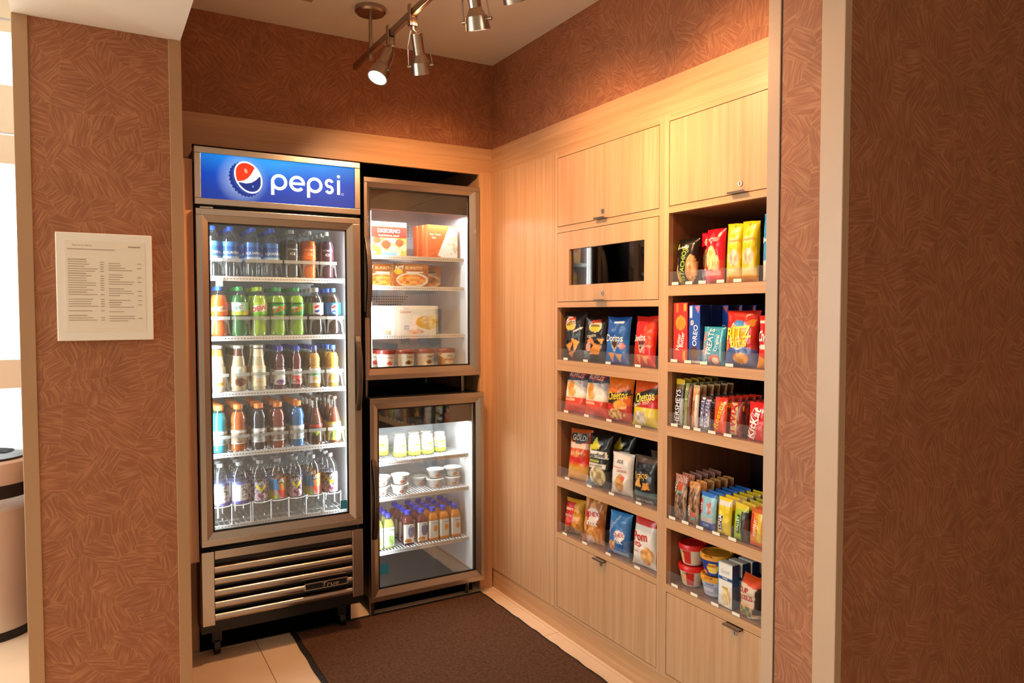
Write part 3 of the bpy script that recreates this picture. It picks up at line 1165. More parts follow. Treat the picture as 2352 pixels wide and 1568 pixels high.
for x in (FX0 + 0.02,):
    MB().box(x, x + 0.05, FY + 0.006, FY + 0.03, 1.908, 1.914).build('hinge', STEEL, fr)
# header sign
sg = ring(MB(), FX0, FX1, 1.922, 2.156, 0.026, FY, FY + 0.03).build('sign_box', STEEL, fr, bev=0.002)
SX0, SX1, SZ0, SZ1 = 0.394, 1.037, 1.947, 2.132
SW, SH = SX1 - SX0, SZ1 - SZ0


def Ssign(u, v_, off):
    u, v_ = np.asarray(u, float), np.asarray(v_, float)
    return SX0 + u * SW - 0.716, np.zeros_like(u) + FY + 0.008 - off - 3.55, SZ0 + v_ * SH


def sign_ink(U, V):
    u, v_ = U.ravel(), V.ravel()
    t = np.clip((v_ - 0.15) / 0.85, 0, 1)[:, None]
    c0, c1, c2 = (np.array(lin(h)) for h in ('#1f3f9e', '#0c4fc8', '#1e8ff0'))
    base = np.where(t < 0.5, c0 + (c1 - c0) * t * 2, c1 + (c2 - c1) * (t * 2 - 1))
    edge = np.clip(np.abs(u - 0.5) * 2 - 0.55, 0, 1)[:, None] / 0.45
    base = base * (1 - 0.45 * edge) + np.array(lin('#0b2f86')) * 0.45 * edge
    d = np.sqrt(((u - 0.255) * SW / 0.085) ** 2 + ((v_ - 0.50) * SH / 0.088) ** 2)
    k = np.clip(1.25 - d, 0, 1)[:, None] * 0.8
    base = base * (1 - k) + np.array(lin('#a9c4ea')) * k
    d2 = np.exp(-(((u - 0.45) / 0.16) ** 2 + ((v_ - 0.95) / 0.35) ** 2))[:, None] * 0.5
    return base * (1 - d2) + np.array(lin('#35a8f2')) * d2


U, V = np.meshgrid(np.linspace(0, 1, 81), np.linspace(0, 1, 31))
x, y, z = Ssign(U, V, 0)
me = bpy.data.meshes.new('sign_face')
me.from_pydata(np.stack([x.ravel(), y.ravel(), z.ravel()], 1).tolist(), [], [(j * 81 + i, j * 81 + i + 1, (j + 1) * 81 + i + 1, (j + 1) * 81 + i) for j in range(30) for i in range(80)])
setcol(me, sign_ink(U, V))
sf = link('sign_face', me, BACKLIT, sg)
# sf sits under sign_box, whose own origin is the refrigerator's


class Flat:
    """flat shapes in metres on the sign face"""
    def __init__(self):
        self.mb, self.c, self.k = MB(), [], 0

    def poly(self, pts, col, lift):
        self.mb.add([(SX0 + p[0] - 0.716, FY + 0.008 - lift - 3.55, SZ0 + p[1]) for p in pts], [tuple(range(len(pts)))])
        self.c += [lin(col)] * len(pts)

    def stroke(self, pts, wd, col, lift):
        P = [Vector((p[0], p[1], 0)) for p in pts]
        L_, R_ = [], []
        for i, p in enumerate(P):
            d = (P[min(i + 1, len(P) - 1)] - P[max(i - 1, 0)]).normalized()
            nrm = Vector((-d.y, d.x, 0)) * wd / 2
            L_.append(p + nrm)
            R_.append(p - nrm)
        for i in range(len(P) - 1):
            self.poly([L_[i], L_[i + 1], R_[i + 1], R_[i]], col, lift)

    def done(self, name):
        me_ = bpy.data.meshes.new(name)
        me_.from_pydata(self.mb.v, [], self.mb.f)
        setcol(me_, self.c)
        return link(name, me_, BACKLIT, sg)


def ell(cx, cz, rx, rz, rot, a0=0, a1=360, n=48):
    r_ = R(rot)
    out = []
    for k in range(n + 1):
        t = R(a0 + (a1 - a0) * k / n)
        ex, ez = rx * math.cos(t), rz * math.sin(t)
        out.append((cx + ex * math.cos(r_) - ez * math.sin(r_), cz + ex * math.sin(r_) + ez * math.cos(r_)))
    return out


F = Flat()
ecx, ecz, rot = 0.186, 0.100, 28
# crown of the cap: skirt with teeth behind, shifted down and outwards
skirt = []
for k in range(56):
    t = 360 * k / 56
    p = ell(ecx - 0.014, ecz - 0.010, 0.056 + (0.006 if k % 2 else 0), 0.070 + (0.006 if k % 2 else 0), rot, t, t, 1)[0]
    skirt.append(p)
F.poly(skirt, '#16307e', 0.0006)
F.poly(ell(ecx - 0.007, ecz - 0.005, 0.055, 0.070, rot), '#23439c', 0.0009)
F.poly(ell(ecx, ecz, 0.053, 0.069, rot), '#f6f7fa', 0.0012)
# globe: red crown, white wave, deep blue base
E_ = np.array(ell(0, 0, 0.046, 0.062, rot, 0, 360, 720))
xs_ = np.linspace(E_[:, 0].min() + 0.0003, E_[:, 0].max() - 0.0003, 60)
io = np.argsort(E_[:, 0])
up_ = np.array([E_[(np.abs(E_[:, 0] - x_) < 0.0008), 1].max() for x_ in xs_])
lo_ = np.array([E_[(np.abs(E_[:, 0] - x_) < 0.0008), 1].min() for x_ in xs_])
wu = np.maximum(lo_, np.interp(xs_, [-0.05, -0.037, -0.02, -0.002, 0.012, 0.025, 0.032], [-0.022, -0.018, -0.015, -0.003, 0.015, 0.040, 0.062]))
wd_ = np.minimum(up_, np.interp(xs_, [-0.05, -0.032, -0.01, 0.012, 0.03, 0.052], [-0.024, -0.023, -0.026, -0.021, -0.009, 0.014]))
for k in range(59):
    if up_[k] > wu[k] or up_[k + 1] > wu[k + 1]:
        F.poly([(ecx + xs_[k], ecz + min(up_[k], wu[k])), (ecx + xs_[k + 1], ecz + min(up_[k + 1], wu[k + 1])), (ecx + xs_[k + 1], ecz + up_[k + 1]), (ecx + xs_[k], ecz + up_[k])], '#e63a1e', 0.0017)
    if wd_[k] > lo_[k] or wd_[k + 1] > lo_[k + 1]:
        F.poly([(ecx + xs_[k], ecz + lo_[k]), (ecx + xs_[k + 1], ecz + lo_[k + 1]), (ecx + xs_[k + 1], ecz + max(lo_[k + 1], wd_[k + 1])), (ecx + xs_[k], ecz + max(lo_[k], wd_[k]))], '#15307f', 0.0018)
F.poly(ell(ecx - 0.010, ecz + 0.026, 0.006, 0.010, 20), '#f2a27e', 0.0019)
F.poly(ell(ecx + 0.018, ecz - 0.036, 0.003, 0.004, 0), '#8fb2ea', 0.0019)
F.done('bottle_cap_emblem')
F = Flat()
wh, sw_, zc, rr = '#fbfcff', 0.0135, 0.0915, 0.0275


def arc(cx, cz, r, a0, a1, n=28):
    return [(cx + r * math.cos(R(a0 + (a1 - a0) * k / n)), cz + r * math.sin(R(a0 + (a1 - a0) * k / n))) for k in range(n + 1)]


for cx in (0.312, 0.464):
    F.stroke(arc(cx, zc, rr, 0, 360, 40), sw_, wh, 0.0012)
    F.stroke([(cx - rr, zc + 0.006), (cx - rr, zc - 0.056)], sw_, wh, 0.0014)
F.stroke(arc(0.388, zc, rr, 4, 318, 36), sw_, wh, 0.0012)
F.stroke([(0.388 - rr, zc), (0.388 + rr + 0.0054, zc)], sw_ * 0.85, wh, 0.0014)
sx = 0.5285
F.stroke(arc(sx, zc + 0.0135, 0.0140, 20, 270, 24) + arc(sx, zc - 0.0140, 0.0135, 90, -160, 24), sw_ * 0.92, wh, 0.0012)
F.stroke([(0.570, zc + 0.031), (0.570, zc - 0.033)], sw_, wh, 0.0012)
F.poly(arc(0.570, zc + 0.047, 0.0072, 0, 360, 20), wh, 0.0012)
F.stroke(arc(0.588, zc - 0.030, 0.0045, 0, 360, 20), 0.0016, '#c9d6f2', 0.0012)
F.done('sign_lettering')
# grille
MB().box(FX0 + 0.05, FX1 - 0.05, FY + 0.03, FY + 0.055, 0.178, 0.46).build('grille_back', BLACK, fr)
for a in ((FX0 + 0.001, 0.420), (1.009, 1.059)):
    MB().box(*a, FY - 0.002, FY + 0.05, 0.176, 0.487).build('grille_post', STEEL, fr, bev=0.002)
MB().box(0.421, 1.008, FY, FY + 0.05, 0.452, 0.487).build('grille_header', STEEL, fr, bev=0.002)
for zc_ in (0.404, 0.354, 0.304, 0.2535, 0.202):
    sec = [(FY + 0.004 + 0.015 - 0.015 * math.cos(R(a)), zc_ + 0.0165 * math.sin(R(a))) for a in range(-95, 100, 13)]
    sec += [(FY + 0.045, zc_ + 0.030), (FY + 0.043, zc_ + 0.006)]
    MB().prism(sec, 'x', 0.4215, 1.0085).build('louver', STEEL, fr, True, angle=50)
CHR = pm('bright_chrome', '#f0e6d8', 0.35, 1.0, 0.02)
np_ = ring(MB(), 0.792, 0.984, 0.247, 0.278, 0.0025, FY - 0.005, FY + 0.003).build('nameplate', CHR, fr)
MB().box(0.7945, 0.9815, FY - 0.001, FY + 0.003, 0.2495, 0.2755).build('plate', BLACK, np_)
vv, ff = glyphs('True', 0.01)
tm = MB().add([(0.905 + p[0] * 0.022 * 1.3 + p[1] * 0.006, FY - 0.0035, 0.2625 + p[1] * 0.020) for p in vv], ff)
tm.build('nameplate_lettering', CHR, np_)
SHADEM = pm('matte_black', '#050505', 0.95, 0, 0.1, spec=0.05)
MB().box(FX0 + 0.01, FX1 - 0.01, 3.372, 3.386, 0.0015, 0.121).build('shade_sheet', SHADEM, fr)  # added black sheet standing in for the shade under the refrigerator
# castors
for x in (0.44, 0.99):
    for y in (3.325, 3.86):
        MB().cyl((x - 0.012, y, 0.036), (x + 0.012, y, 0.036), 0.036, n=20).box(x - 0.02, x + 0.02, y - 0.02, y + 0.02, 0.06, 0.121).build('castor', BLACK, fr)
SHZ = [1.634, 1.378, 1.138, 0.877]
SX_0, SX_1 = 0.424, 1.012
LANES = [(0.450, 0.523, 0.6145, 0.695, 0.780, 0.857, 0.937),
         (0.4725, 0.5565, 0.6365, 0.7185, 0.800, 0.886, 0.966),
         (0.4635, 0.550, 0.6315, 0.723, 0.7975, 0.876, 0.962),
         (0.4645, 0.5445, 0.630, 0.7105, 0.795, 0.879, 0.966),
         (0.466, 0.5445, 0.6305, 0.7075, 0.784, 0.8625, 0.943)]
for i, z in enumerate(SHZ):
    s_ = wire_shelf(fr, SX_0, SX_1, FY + 0.085, 3.88, z)
    lane_stops(s_, LANES[i], FY + 0.0875, z, 0.080, (0.078, 0.086, 0.082, 0.076)[i])
s_ = wire_shelf(fr, SX_0, SX_1, FY + 0.085, 3.88, 0.566, rail=0.012)
for x in LANES[4]:
    MB().tube([(x - 0.039, FY + 0.085, 0.566), (x - 0.039, FY + 0.085, 0.655), (x - 0.03, FY + 0.085, 0.648), (x, FY + 0.085, 0.645), (x + 0.03, FY + 0.085, 0.648), (x + 0.039, FY + 0.085, 0.655), (x + 0.039, FY + 0.085, 0.566)], 0.0022, 6).build('wire_stop', WHITEM, s_)
for x, t in ((0.413, 0.9), (1.0185, 0.5)):
    MB().box(x - 0.004, x + 0.004, FY + 0.062, FY + 0.074, 0.58, 1.84).build('led_strip', LED, fr)
    light('strip_lamp', 'AREA', (x + (0.012 if x < 0.7 else -0.012), FY + 0.070, 1.21), 4.8 if x < 0.7 else 8.0, COOL, fr, target=(t, 3.55, 1.21), shape='RECTANGLE', size=0.02, size_y=1.25)


# ---------------- two stacked glass door freezers
def small_fridge(label, box, step, glass, yf, yb, hdr, floor_steel, hx, hz, shelves, led=4.5, foot_to=0.0):
    x0, x1, z0, z1 = box
    o = thing('display_freezer', ((x0 + x1) / 2, yf + 0.3, foot_to), label, 'freezer')
    open_box(x0 + 0.006, x1 - 0.006, yf + 0.048, yb, z0 + 0.004, z1 - 0.004, 0.03).build('shell', BLACK, o)
    ix0, ix1, iz0, iz1 = x0 + 0.04, x1 - 0.038, z0 + 0.038, z1 - 0.04
    open_box(ix0, ix1, yf + 0.055, yb - 0.032, iz0, iz1, 0.006).build('liner', LINER, o)
    d = glass_door(o, box, step, glass, yf)
    MB().box(ix0 + 0.006, ix1 - 0.006, yf + 0.056, yf + 0.09, hdr, iz1 - 0.006).build('light_box', BLACK, o)
    bow_handle(d, hx, hz[0], hz[1], yf)
    if floor_steel:
        MB().box(ix0 + 0.006, ix1 - 0.006, yf + 0.06, yb - 0.04, iz0 + 0.006, iz0 + 0.009).build('floor_pan', STEEL, o)
    for x in (x0 + 0.022, x1 - 0.075):
        for y in (yf + 0.06, yb - 0.06):
            MB().cyl((x, y, foot_to), (x, y, z0 + 0.006), 0.011, 0.013, 12).build('foot', STEELD, o, True)
    if foot_to == 0.0:
        MB().box(x0 + 0.03, x1 - 0.03, yf + 0.085, yf + 0.10, 0.0015, z0 + 0.005).build('shade_sheet', SHADEM, o)  # black sheet added in place of the dark, unlit space below the cooler
    for z in shelves:
        wire_shelf(o, ix0 + 0.012, ix1 - 0.010, yf + 0.088, yb - 0.05, z, 30)
    xs = ix0 + 0.012
    MB().box(xs - 0.003, xs + 0.004, yf + 0.060, yf + 0.072, iz0 + 0.02, hdr - 0.01).build('led_strip', LED, o)
    light('strip_lamp', 'AREA', (xs + 0.014, yf + 0.066, (iz0 + hdr) / 2), led * 0.42, COOL, o, target=(ix1 - 0.1, yf + 0.30, (iz0 + hdr) / 2), shape='RECTANGLE', size=0.02, size_y=hdr - iz0 - 0.06)
    light('top_lamp', 'AREA', ((ix0 + ix1) / 2, yf + 0.10, hdr - 0.006), led * 1.15, COOL, o, target=((ix0 + ix1) / 2, yf + 0.16, iz0), shape='RECTANGLE', size=ix1 - ix0 - 0.06, size_y=0.02)
    return o


UZ = small_fridge('upper glass door freezer holding pizza boxes and ice cream tubs', (1.139, 1.763, 1.152, 2.132), (1.156, 1.737, 1.178, 2.108), (1.168, 1.709, 1.206, 2.086), 3.38, 3.98, 1.990, False, 1.150, (1.455, 1.838), [1.765, 1.612, 1.366], foot_to=1.0655)
LZ = small_fridge('lower glass door cooler holding juice bottles and yogurt cups', (1.143, 1.761, 0.074, 1.067), (1.164, 1.741, 0.100, 1.040), (1.184, 1.717, 0.130, 1.014), 3.33, 3.93, 0.913, True, 1.158, (0.385, 0.772), [0.735, 0.557, 0.286], foot_to=0.0)
dl = [c_ for c_ in LZ.children if c_.name.startswith('door')][0]
MB().box(1.194, 1.238, 3.33 + 0.0182, 3.33 + 0.0188, 0.20, 0.250).build('energy_sticker', ENERGY, dl)
# perforated air grilles on the freezer's back wall
pb = MB()
for r_ in range(4):
    for k in range(12):
        pb.cyl((1.44 + k * 0.0135, 3.938, 2.0 - 0.03 - r_ * 0.0165), (1.44 + k * 0.0135, 3.9405, 2.0 - 0.03 - r_ * 0.0165), 0.0042, n=6)
for r_ in range(4):
    for k in range(16 - 2 * r_):
        pb.cyl((1.37 + (k + r_) * 0.0140, 3.938, 1.572 - r_ * 0.0150), (1.37 + (k + r_) * 0.0140, 3.9405, 1.572 - r_ * 0.0150), 0.0042, n=6)
pb.build('air_holes', STEELD, UZ)
# SECTION-TRACK
tl = thing('track_light', (1.057, 3.03, ZC), 'nickel ceiling track rail hanging on a round canopy', 'track light')
TZ = 2.595
MB().lathe([(0.066, 0.0), (0.066, -0.016), (0.058, -0.024), (0.012, -0.026)], 32, (1.057, 3.03, ZC)).build('canopy', NICKEL, tl, True)
MB().cyl((1.057, 3.03, ZC - 0.02), (1.057, 3.03, TZ), 0.008, n=14).build('stem', NICKEL, tl, True)
MB().box(1.048, 1.066, 1.35, 3.25, TZ - 0.014, TZ + 0.014).build('rail', NICKEL, tl, bev=0.003)
MB().cyl((1.057, 3.03, TZ - 0.035), (1.057, 3.03, TZ + 0.04), 0.013, n=14).build('rail_clamp', NICKEL, tl, True)
BULB = pm('lamp_lens', '#fff3e0', 0.4, 0, 0.0, emit=14.0)


def spot(yc, top, lens, aim, watts, label, cone=62):
    """lamp head clipped to the rail: clamp, barrel, bezel ring, wire yoke, lens"""
    s_ = thing('spotlight', (1.057, yc, TZ), label, 'spotlight', None)
    a, b = Vector(top), Vector(lens)
    d = (b - a).normalized()
    MB().box(1.040, 1.0472, yc - 0.012, yc + 0.012, TZ - 0.05, TZ + 0.03).box(1.0668, 1.074, yc - 0.012, yc + 0.012, TZ - 0.05, TZ + 0.03).box(1.0472, 1.0668, yc - 0.012, yc + 0.012, TZ - 0.05, TZ - 0.0148).build('clamp', NICKEL, s_, bev=0.003)
    MB().tube([(1.057, yc, TZ - 0.048), (1.057, yc, TZ - 0.062), a], 0.006, 8).build('swivel', NICKEL, s_, True)
    L_ = (b - a).length
    hs = []
    m_ = MB()
    m_.cyl(a, a + d * (L_ * 0.52), 0.021, 0.021, 20)
    m_.cyl(a + d * (L_ * 0.52), a + d * (L_ * 0.70), 0.021, 0.032, 20)
    m_.build('barrel', NICKEL, s_, True)
    u = d.orthogonal().normalized()
    w_ = d.cross(u)
    p0, p1 = a + d * (L_ * 0.70), b
    n = 28
    vs_, fs_ = [], []
    for p, r_ in ((p0, 0.036), (p1, 0.041), (p1, 0.036), (p0, 0.031)):
        for k in range(n):
            t = 2 * PI * k / n
            vs_.append(p + (u * math.cos(t) + w_ * math.sin(t)) * r_)
    for j in range(4):
        for k in range(n):
            fs_.append((j * n + k, j * n + (k + 1) % n, ((j + 1) % 4) * n + (k + 1) % n, ((j + 1) % 4) * n + k))
    MB().add(vs_, fs_).build('bezel', NICKEL, s_, True)
    MB().cyl(b - d * 0.010, b - d * 0.006, 0.0355, n=28).build('lens', BULB, s_)
    side = d.cross(Vector((0, 0, 1))).normalized() if abs(d.z) < 0.99 else Vector((1, 0, 0))
    for sg_ in (-1, 1):
        pts = [a - d * 0.005, a - d * 0.012 + side * sg_ * 0.02, a + d * (L_ * 0.35) + side * sg_ * 0.042, p0 + d * 0.01 + side * sg_ * 0.047]
        MB().tube(pts, 0.0022, 6).build('yoke', NICKEL, s_, True)
        MB().cyl(p0 + d * 0.012 + side * sg_ * 0.036, p0 + d * 0.012 + side * sg_ * 0.052, 0.006, n=10).build('pivot', NICKEL, s_, True)
    light('ceiling_fill', 'POINT', a - d * 0.034, 0.9, (1.0, 0.42, 0.16), s_, shadow_soft_size=0.012)   # added warm fill behind the barrel, brightens ceiling and upper wallpaper
    light('bulb', 'SPOT', b + d * 0.012, watts, WARM, s_, target=aim, spot_size=R(cone), spot_blend=0.9, shadow_soft_size=0.03)
    return s_


spot(2.79, (1.048, 2.785, 2.522), (0.986, 2.752, 2.398), (0.62, 3.15, 0.70), 68, 'lit spotlight head on the ceiling track next to the canopy', 120)
spot(2.56, (1.070, 2.556, 2.520), (1.110, 2.600, 2.390), (1.45, 3.38, 1.65), 55, 'spotlight head with wire yoke aimed at the niche corner', 104)
spot(2.13, (1.070, 2.10, 2.530), (1.108, 2.130, 2.398), (1.84, 2.40, 1.85), 52, 'spotlight head aimed at the chip shelves', 98)
spot(1.90, (1.075, 1.888, 2.530), (1.135, 1.930, 2.425), (1.84, 1.62, 1.90), 52, 'spotlight head aimed at the nut and candy shelves', 98)
# SECTION-DRINKS
def scaled(prof, r, h):
    return [(a * r, b * h) for a, b in prof]


SODA = [(0.60, 0), (0.86, 0.012), (0.98, 0.06), (1.0, 0.12), (0.97, 0.20), (0.93, 0.30), (0.955, 0.36), (1.0, 0.42), (1.0, 0.66), (0.985, 0.70), (0.90, 0.77), (0.66, 0.85), (0.42, 0.905), (0.36, 0.92), (0.36, 0.985)]
WATER = [(0.62, 0), (0.9, 0.012), (1.0, 0.05), (0.96, 0.10), (1.0, 0.15), (0.96, 0.20), (1.0, 0.25), (0.97, 0.30), (1.0, 0.36), (1.0, 0.68), (0.97, 0.74), (0.80, 0.83), (0.50, 0.90), (0.37, 0.925), (0.37, 0.985)]
COFFEE = [(0.80, 0), (0.97, 0.012), (1.0, 0.05), (1.0, 0.36), (0.96, 0.50), (0.86, 0.64), (0.70, 0.76), (0.62, 0.84), (0.60, 0.90), (0.66, 0.915), (0.66, 0.935), (0.60, 0.945), (0.60, 0.985)]
JUICE = [(0.70, 0), (0.95, 0.015), (1.0, 0.06), (0.98, 0.12), (0.98, 0.44), (1.0, 0.48), (0.86, 0.52), (0.98, 0.56), (0.88, 0.60), (0.98, 0.65), (0.92, 0.72), (0.74, 0.80), (0.56, 0.86), (0.52, 0.89), (0.52, 0.985)]
SPORT = [(0.66, 0), (0.93, 0.012), (1.0, 0.05), (1.0, 0.12), (0.965, 0.16), (0.965, 0.48), (1.0, 0.52), (0.90, 0.57), (0.97, 0.61), (0.98, 0.68), (0.90, 0.75), (0.72, 0.83), (0.54, 0.885), (0.50, 0.90), (0.50, 0.985)]
TEA = [(0.86, 0), (0.98, 0.012), (1.0, 0.04), (1.0, 0.40), (0.94, 0.50), (0.76, 0.62), (0.54, 0.72), (0.44, 0.80), (0.40, 0.88), (0.40, 0.93), (0.46, 0.94), (0.46, 0.985)]
TALL = [(0.70, 0), (0.92, 0.01), (0.97, 0.04), (1.0, 0.07), (1.0, 0.72), (0.97, 0.77), (0.82, 0.84), (0.55, 0.90), (0.36, 0.93), (0.34, 0.94), (0.34, 0.985)]


def two_deep(proto, x, z, y, grp, back=0.076, n=4):
    grp = grp or proto['label'].split(' on the ')[0] + 's'
    for k in range(n):
        put(proto, (x, y + back * k, z + 0.0005), (0, 0, 0), None, grp)


YB = FY + 0.128
# top shelf: still water and flavoured drinks
pw_ = scaled(WATER, 0.0345, 0.215)
aq = bottle('water_bottle', pw_, 'clear water bottle with blue cap and blue label on the refrigerator top shelf', '#2a55b8', None, cap=(0.0145, 0.018),
            lab=(0.078, 0.150, '#2b62b8', [('g', 0, 1, '#3a74c0', '#1c48a0'), ('e', 0.5, 0.92, 0.5, 0.22, '#4f8ad0'), ('r', 0, 0, 1, 0.10, '#a9c4e4')], [('AQUAFINA', 0.5, 0.36, 0.011, '#f6fbff', 0, 0.95, 0.02)]))
for x in LANES[0][:4]:
    two_deep(aq, x, SHZ[0], YB, 'water bottles on the top refrigerator shelf')
for x, nm, dk, lb, inkc in ((LANES[0][4], 'smoky', '#46403e', '#2b2a2c', '#e8ecee'), (LANES[0][5], 'orange', '#f07d1c', '#e8531d', '#ffe7b0'), (LANES[0][6], 'purple', '#4a2430', '#3c2030', '#e9d8ee')):
    b_ = bottle('flavored_water_bottle', pw_, f'{nm} flavoured drink bottle with grey cap on the refrigerator top shelf', '#9a978f', dk, 0.80, cap=(0.0145, 0.018),
                lab=(0.085, 0.150, lb, [('g', 0, 1, dk, lb)], [('VITAMIN', 0.5, 0.66, 0.008, inkc), ('ICE', 0.5, 0.36, 0.011, inkc)]))
    two_deep(b_, x, SHZ[0], YB, None)
# second shelf: sodas
ps = scaled(SODA, 0.036, 0.214)
GLOBE = [('e', 0.5, 0.5, 0.125, 0.36, '#f4f6fa'), ('p', [(0.385, 0.50), (0.40, 0.66), (0.46, 0.80), (0.54, 0.82), (0.60, 0.74), (0.54, 0.60), (0.46, 0.52)], '#dc2f2c'), ('p', [(0.40, 0.34), (0.47, 0.38), (0.56, 0.46), (0.615, 0.42), (0.58, 0.26), (0.5, 0.16), (0.42, 0.24)], '#20418f')]
SODAS = [
    ('orange soda bottle with blue cap and orange label', '#2760b8', '#f2641c', '#ef5a1e', [('r', 0, 0.3, 1, 0.62, '#f48a50'), ('e', 0.55, 0.46, 0.18, 0.2, '#f7b489')], [('CRUSH', 0.52, 0.46, 0.012, '#3d3f78', 12, 1, 0.03)]),
    ('green lemon lime soda bottle with green cap and yellow edged label', '#2b9a4c', '#2f7d3c', '#9fd8c0', [('g', 0, 0.35, '#e8d838', '#8fce5a'), ('e', 0.35, 0.62, 0.24, 0.34, '#eef6f0'), ('p', [(0.6, 0), (1, 0), (1, 0.5), (0.7, 0.3)], '#f4c93a')], [('MIST', 0.42, 0.58, 0.015, '#5d8f84', 10, 1, 0.03)]),
    ('lime yellow diet citrus soda bottle with pale green cap', '#b9d92e', '#b4d43a', '#b9d64a', [('g', 0, 0.3, '#3fae35', '#a7d64e'), ('p', [(0.2, 0.2), (0.8, 0.35), (0.85, 0.85), (0.28, 0.75)], '#dfe6da')], [('DEW', 0.48, 0.52, 0.020, '#d8361f', 12, 1, 0.04)]),
    ('bright green citrus soda bottle with green cap and dark green label', '#2fa458', '#9ccb28', '#1f8a2c', [('p', [(0.2, 0.1), (0.85, 0.4), (0.9, 0.95), (0.3, 0.7)], '#42b13c'), ('r', 0, 0.9, 1, 1, '#143f1b'), ('r', 0, 0, 1, 0.08, '#2f5a1f')], [('DEW', 0.55, 0.5, 0.022, '#e23a22', 14, 1, 0.04), ('Mtn', 0.36, 0.62, 0.012, '#f2f2e4', 14, 1, 0.03)]),
    None,
    ('dark diet cola bottle with white cap and silver label', '#c9c6c0', '#241512', '#c2c6cb', [('r', 0, 0, 0.34, 1, '#78c13e'), ('r', 0.30, 0, 0.34, 1, '#3d4a38'), *GLOBE, ('r', 0, 0, 1, 0.08, '#6a6d72')], []),
    ('dark cola bottle with blue cap and bright blue label', '#2b5fc4', '#1d0f0c', '#1274c8', [('r', 0.62, 0, 1, 1, '#16b4dc'), *GLOBE, ('r', 0, 0, 1, 0.06, '#0f3d86')], []),
]
prev = None
for i, x in enumerate(LANES[1]):
    d = SODAS[i]
    if d:
        prev = bottle('soda_bottle', ps, d[0], d[1], d[2], 0.84, cap=(0.0145, 0.018), lab=(0.092, 0.147, d[3], d[4], d[5], 200))
    two_deep(prev, x, SHZ[1], YB, 'green citrus soda bottles' if i in (3, 4) else None)
tg = MB().box(0.455, 0.483, FY + 0.080, FY + 0.0808, 1.592, 1.632).build('shelf_tag', pm('mint_tag', '#bfe0d0', 0.5, 0, 0.05))
tag(tg, 'pale mint paper tag hanging from the refrigerator shelf above orange soda', 'tag')
# third shelf: bottled coffee and juices
pc = scaled(COFFEE, 0.0325, 0.200)
for i, (nm, dk, ops, txt) in enumerate((
        ('caramel', '#f3e2bf', [('e', 0.5, 0.62, 0.22, 0.26, '#e9efe0'), ('e', 0.5, 0.64, 0.10, 0.14, '#cfe0cc'), ('r', 0.3, 0.1, 0.7, 0.3, '#f0b95a')], [('CARAMEL', 0.5, 0.2, 0.0055, '#a5622a')]),
        ('mocha', '#dcc096', [('e', 0.5, 0.72, 0.22, 0.26, '#e6e4d8'), ('e', 0.5, 0.75, 0.10, 0.14, '#b7cdb4'), ('n', 0.5, 0.24, 0.28, 0.2, '#4a2416', '#8a4f2c', 20)], [('MOCHA', 0.5, 0.48, 0.0055, '#4a2416')]),
        ('vanilla', '#ead6a8', [('e', 0.5, 0.64, 0.22, 0.26, '#eceadc'), ('e', 0.5, 0.66, 0.10, 0.14, '#bfd3bb')], [('VANILLA', 0.5, 0.22, 0.0055, '#b08a44')]))):
    b_ = bottle('coffee_bottle', pc, f'creamy {nm} bottled coffee with a wide clear lid ring on the third refrigerator shelf', '#d9d4c6', dk, 0.93, cap=(0.0215, 0.014), lab=(0.02, 0.11, dk, ops, txt, 170))
    wrap(b_, pc, 0.150, 0.182, ('#e6a23c', '#5a3a2a', '#e8d9b4')[i], [('r', 0, 0.0, 1, 0.15, '#f0e6cc')], [], 170, 20, 6)
    two_deep(b_, LANES[2][i], SHZ[2], YB, None)
pj = scaled(JUICE, 0.0255, 0.190)
pj2 = scaled(JUICE, 0.030, 0.190)
JS = [('cranberry grape juice bottle with violet blue cap', '#5a55b8', '#6e3a44', [('r', 0, 0.62, 1, 0.9, '#e8eef6'), ('e', 0.5, 0.76, 0.22, 0.12, '#f4f7fb'), ('n', 0.5, 0.18, 0.24, 0.16, '#6a4a88', '#b48a9a', 18)], pj, '#2f4f9a'),
      ('red cranberry juice bottle with deep blue cap', '#2346b4', '#7a2a30', [('r', 0, 0.62, 1, 0.9, '#dfe8f4'), ('r', 0.12, 0.34, 0.88, 0.56, '#e46a62'), ('n', 0.5, 0.16, 0.26, 0.15, '#b8262c', '#e0a8a0', 18)], pj, '#2f4f9a'),
      ('apple juice bottle with violet cap and green label band', '#4a4fb6', '#d9a24a', [('r', 0, 0.55, 1, 0.68, '#3f9a52'), ('n', 0.6, 0.28, 0.25, 0.2, '#e8a04a', '#f2e2c8', 16)], pj2, '#5c6ab4'),
      ('orange juice bottle with bright blue cap', '#2f66cc', '#f6b43a', [('n', 0.4, 0.34, 0.24, 0.28, '#f0861e', '#f8c06a', 14)], pj2, '#4f6cc0')]
for i, (nm, cp_, dk, ops, pf, ink) in enumerate(JS):
    b_ = bottle('juice_bottle', pf, nm + ' on the third refrigerator shelf', cp_, dk, 0.84, cap=(0.0150, 0.020), lab=(0.022, 0.088, '#f1ede6', ops, [('Ocean', 0.5, 0.76, 0.0085, ink, 6)], 190))
    two_deep(b_, LANES[2][3 + i], SHZ[2], YB, None)
